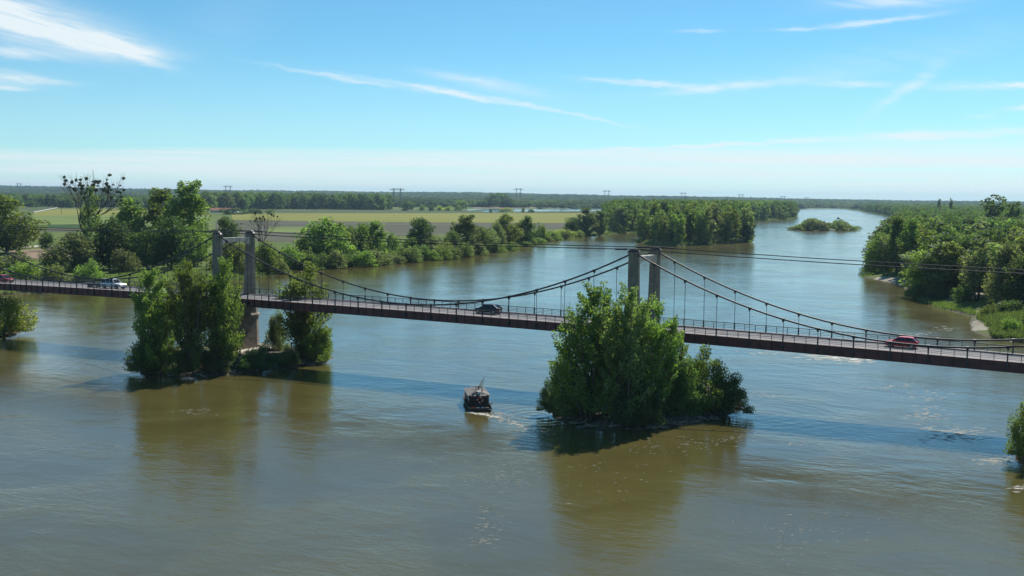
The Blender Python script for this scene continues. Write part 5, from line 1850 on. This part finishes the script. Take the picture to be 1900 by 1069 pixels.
for px, py, rx, ry, n, sz in ((930, 890, 60, 25, 90, .11), (905, 965, 30, 25, 70, .12), (890, 1005, 20, 12, 30, .12), (1230, 830, 90, 14, 70, .085), (1290, 820, 70, 10, 50, .1), (1340, 812, 30, 8, 26, .1),
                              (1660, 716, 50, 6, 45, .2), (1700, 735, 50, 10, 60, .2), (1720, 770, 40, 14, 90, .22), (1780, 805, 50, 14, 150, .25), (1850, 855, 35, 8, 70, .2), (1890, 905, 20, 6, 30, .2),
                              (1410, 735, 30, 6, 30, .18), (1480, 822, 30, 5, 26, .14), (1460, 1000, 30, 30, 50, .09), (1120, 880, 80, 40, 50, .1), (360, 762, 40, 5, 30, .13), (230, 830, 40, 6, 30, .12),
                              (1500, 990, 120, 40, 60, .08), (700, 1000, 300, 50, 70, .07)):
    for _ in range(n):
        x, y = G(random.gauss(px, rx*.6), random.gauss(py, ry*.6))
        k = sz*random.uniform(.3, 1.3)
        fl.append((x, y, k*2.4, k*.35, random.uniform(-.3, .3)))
foam('glint_foam_flecks', 'scattered flecks of foam and painted sun glints on the river', fl)


# ------------------------------------------------------------------ houses far off
def house(px, by_, wpx, hpx, depth, label, roof=ROOFT, wall=PLASTER, rz=0.0):
    x, y = G(px, by_, LAND)
    w = wpx/F*y
    h = hpx/F*y
    root = empty('house', (x, y, LAND), rz, cat='house', label=label)
    hw, e = w/2, h*.5
    MB().box(-hw, hw, 0, depth, -.5, e).build('wall', wall, root)
    o = .5
    rf = MB().add([(-hw - o, -o, e + .01), (hw + o, -o, e + .01), (hw + o, depth + o, e + .01), (-hw - o, depth + o, e + .01), (-hw - o, depth/2, h), (hw + o, depth/2, h)],
                  [(0, 1, 5, 4), (2, 3, 4, 5), (0, 4, 3), (1, 2, 5), (3, 2, 1, 0)]).build('roof', roof, root)
    MB().box(hw*.4, hw*.4 + 1, depth/2 - .5, depth/2 + .5, h - .8, h + 1.2).build('chimney', wall, rf)
    n = max(2, int(w/5))
    for i in range(n):
        xx = -hw + (i + .5)*w/n
        MB().box(xx - .6, xx + .6, -.06, -.003, e*.35, e*.8).build('window', GLASS, root)
    return root


house(408, 395, 36, 9, 12, 'long low farm building with a red tiled roof at the field edge')
house(432, 394, 16, 8, 9, 'small red roofed shed at the right end of the farm building')
house(86, 378, 14, 7, 11, 'white walled house of the far village on the left', roof=PLASTER)
house(99, 377.5, 10, 7, 11, 'pale grey roofed house of the far village on the left', roof=KERBM)
house(107, 378, 11, 8, 11, 'red roofed house of the far village on the left')
house(117, 366.5, 5, 4, 14, 'small white house on the wooded slope at the left', roof=PLASTER)
house(1556, 381, 8, 5, 14, 'red roofed house at the far end of the river')
house(1548, 381, 5, 4, 14, 'tiny pale house at the far end of the river', roof=KERBM)
px_, py_ = G(114, 397.5, LAND)
po = empty('utility_pole', (px_, py_, LAND), cat='pole', label='dark wooden utility pole standing in the yellow field')
MB().tube([(0, 0, -.5), (0, 0, 9.5)], [.3, .22], 8).build('shaft', BARK, po)
MB().bar((-1.1, 0, 8.8), (1.1, 0, 8.8), .2).build('crossarm', BARK, po)


# ------------------------------------------------------------------ power line pylons on the skyline
def pylon(px, ty_, wpx, width, label):
    Y = width*F/wpx
    d = ray(px, ty_)
    x, zt = d.x/d.y*Y, CAMH + d.z/d.y*Y
    z0 = lz(x, Y)
    h = zt - z0
    root = empty('electricity_pylon', (x, Y, z0), cat='pylon', label=label, group='power line pylons on the horizon')
    hw = width*.22
    t = .95
    for sg in (-1, 1):
        m_ = MB()
        for a in (-1, 1):
            m_.bar((sg*hw + a*2.6, 0, -1), (sg*hw + a*.8, 0, h*.92), t)
        n = 7
        for k in range(n):
            f0, f1 = k/n, (k+1)/n
            w0, w1 = 2.6 - 1.8*f0, 2.6 - 1.8*f1
            m_.bar((sg*hw - w0, 0, h*.92*f0), (sg*hw + w1, 0, h*.92*f1), t*.5)
            m_.bar((sg*hw + w0, 0, h*.92*f0), (sg*hw - w1, 0, h*.92*f1), t*.5)
        m_.build('mast', PYLON, root)
        m_ = MB().bar((sg*hw, 0, h*.9), (sg*(hw + .6), 0, h), t)
        m_.build('peak', PYLON, root)
    m_ = MB().bar((-width/2, 0, h*.9), (width/2, 0, h*.9), t).bar((-width*.36, 0, h*.955), (width*.36, 0, h*.955), t)
    n = 12
    for k in range(n):
        x0, x1 = -width*.36 + width*.72*k/n, -width*.36 + width*.72*(k+1)/n
        m_.bar((x0, 0, h*(.9 if k % 2 else .955)), (x1, 0, h*(.955 if k % 2 else .9)), t*.5)
    for sg in (-1, 1):
        m_.bar((sg*width*.36, 0, h*.955), (sg*width*.5, 0, h*.9), t*.6)
    m_.build('crossarm', PYLON, root)
    for k in (-.5, -.34, -.12, .12, .34, .5):
        MB().bar((width*k, 0, h*.9), (width*k, 0, h*.83), .4).build('insulator', PYLON, root)


for px, ty_, wpx, lab in ((35, 340, 13, 'pylon at the far left of the skyline'), (423, 344, 18, 'pylon on the skyline left of centre, behind the far tower'), (737, 349, 28, 'largest pylon on the skyline'),
                          (962, 349, 18, 'pylon right of the domed grove'), (1126, 353, 16, 'pylon above the trees at the channel mouth'), (1268, 357, 14, 'pylon above the wooded tongue'),
                          (1375, 360.5, 13, 'pylon above the far wooded shore'), (1453, 364, 13, 'faint pylon above the end of the river'), (1497, 366, 10, 'faintest pylon at the end of the river')):
    pylon(px, ty_, wpx, 38.0, lab)

# ------------------------------------------------------------------ haze
hz = bpy.data.materials.new('haze')
hz.use_nodes = True
t = NT(hz.node_tree)
pv = t.n('ShaderNodeVolumePrincipled')
pv.inputs['Color'].default_value = (0.55, 0.80, 1.0, 1)
pv.inputs['Density'].default_value = 0.000052
pv.inputs['Anisotropy'].default_value = 0.2
oo = t.n('ShaderNodeOutputMaterial')
t.t.links.new(pv.outputs[0], oo.inputs['Volume'])
MB().box(-17000, 17000, -600, 17500, -5, 130).build('haze', hz, kind='stuff', label='thin blue haze lying over the distant plain')
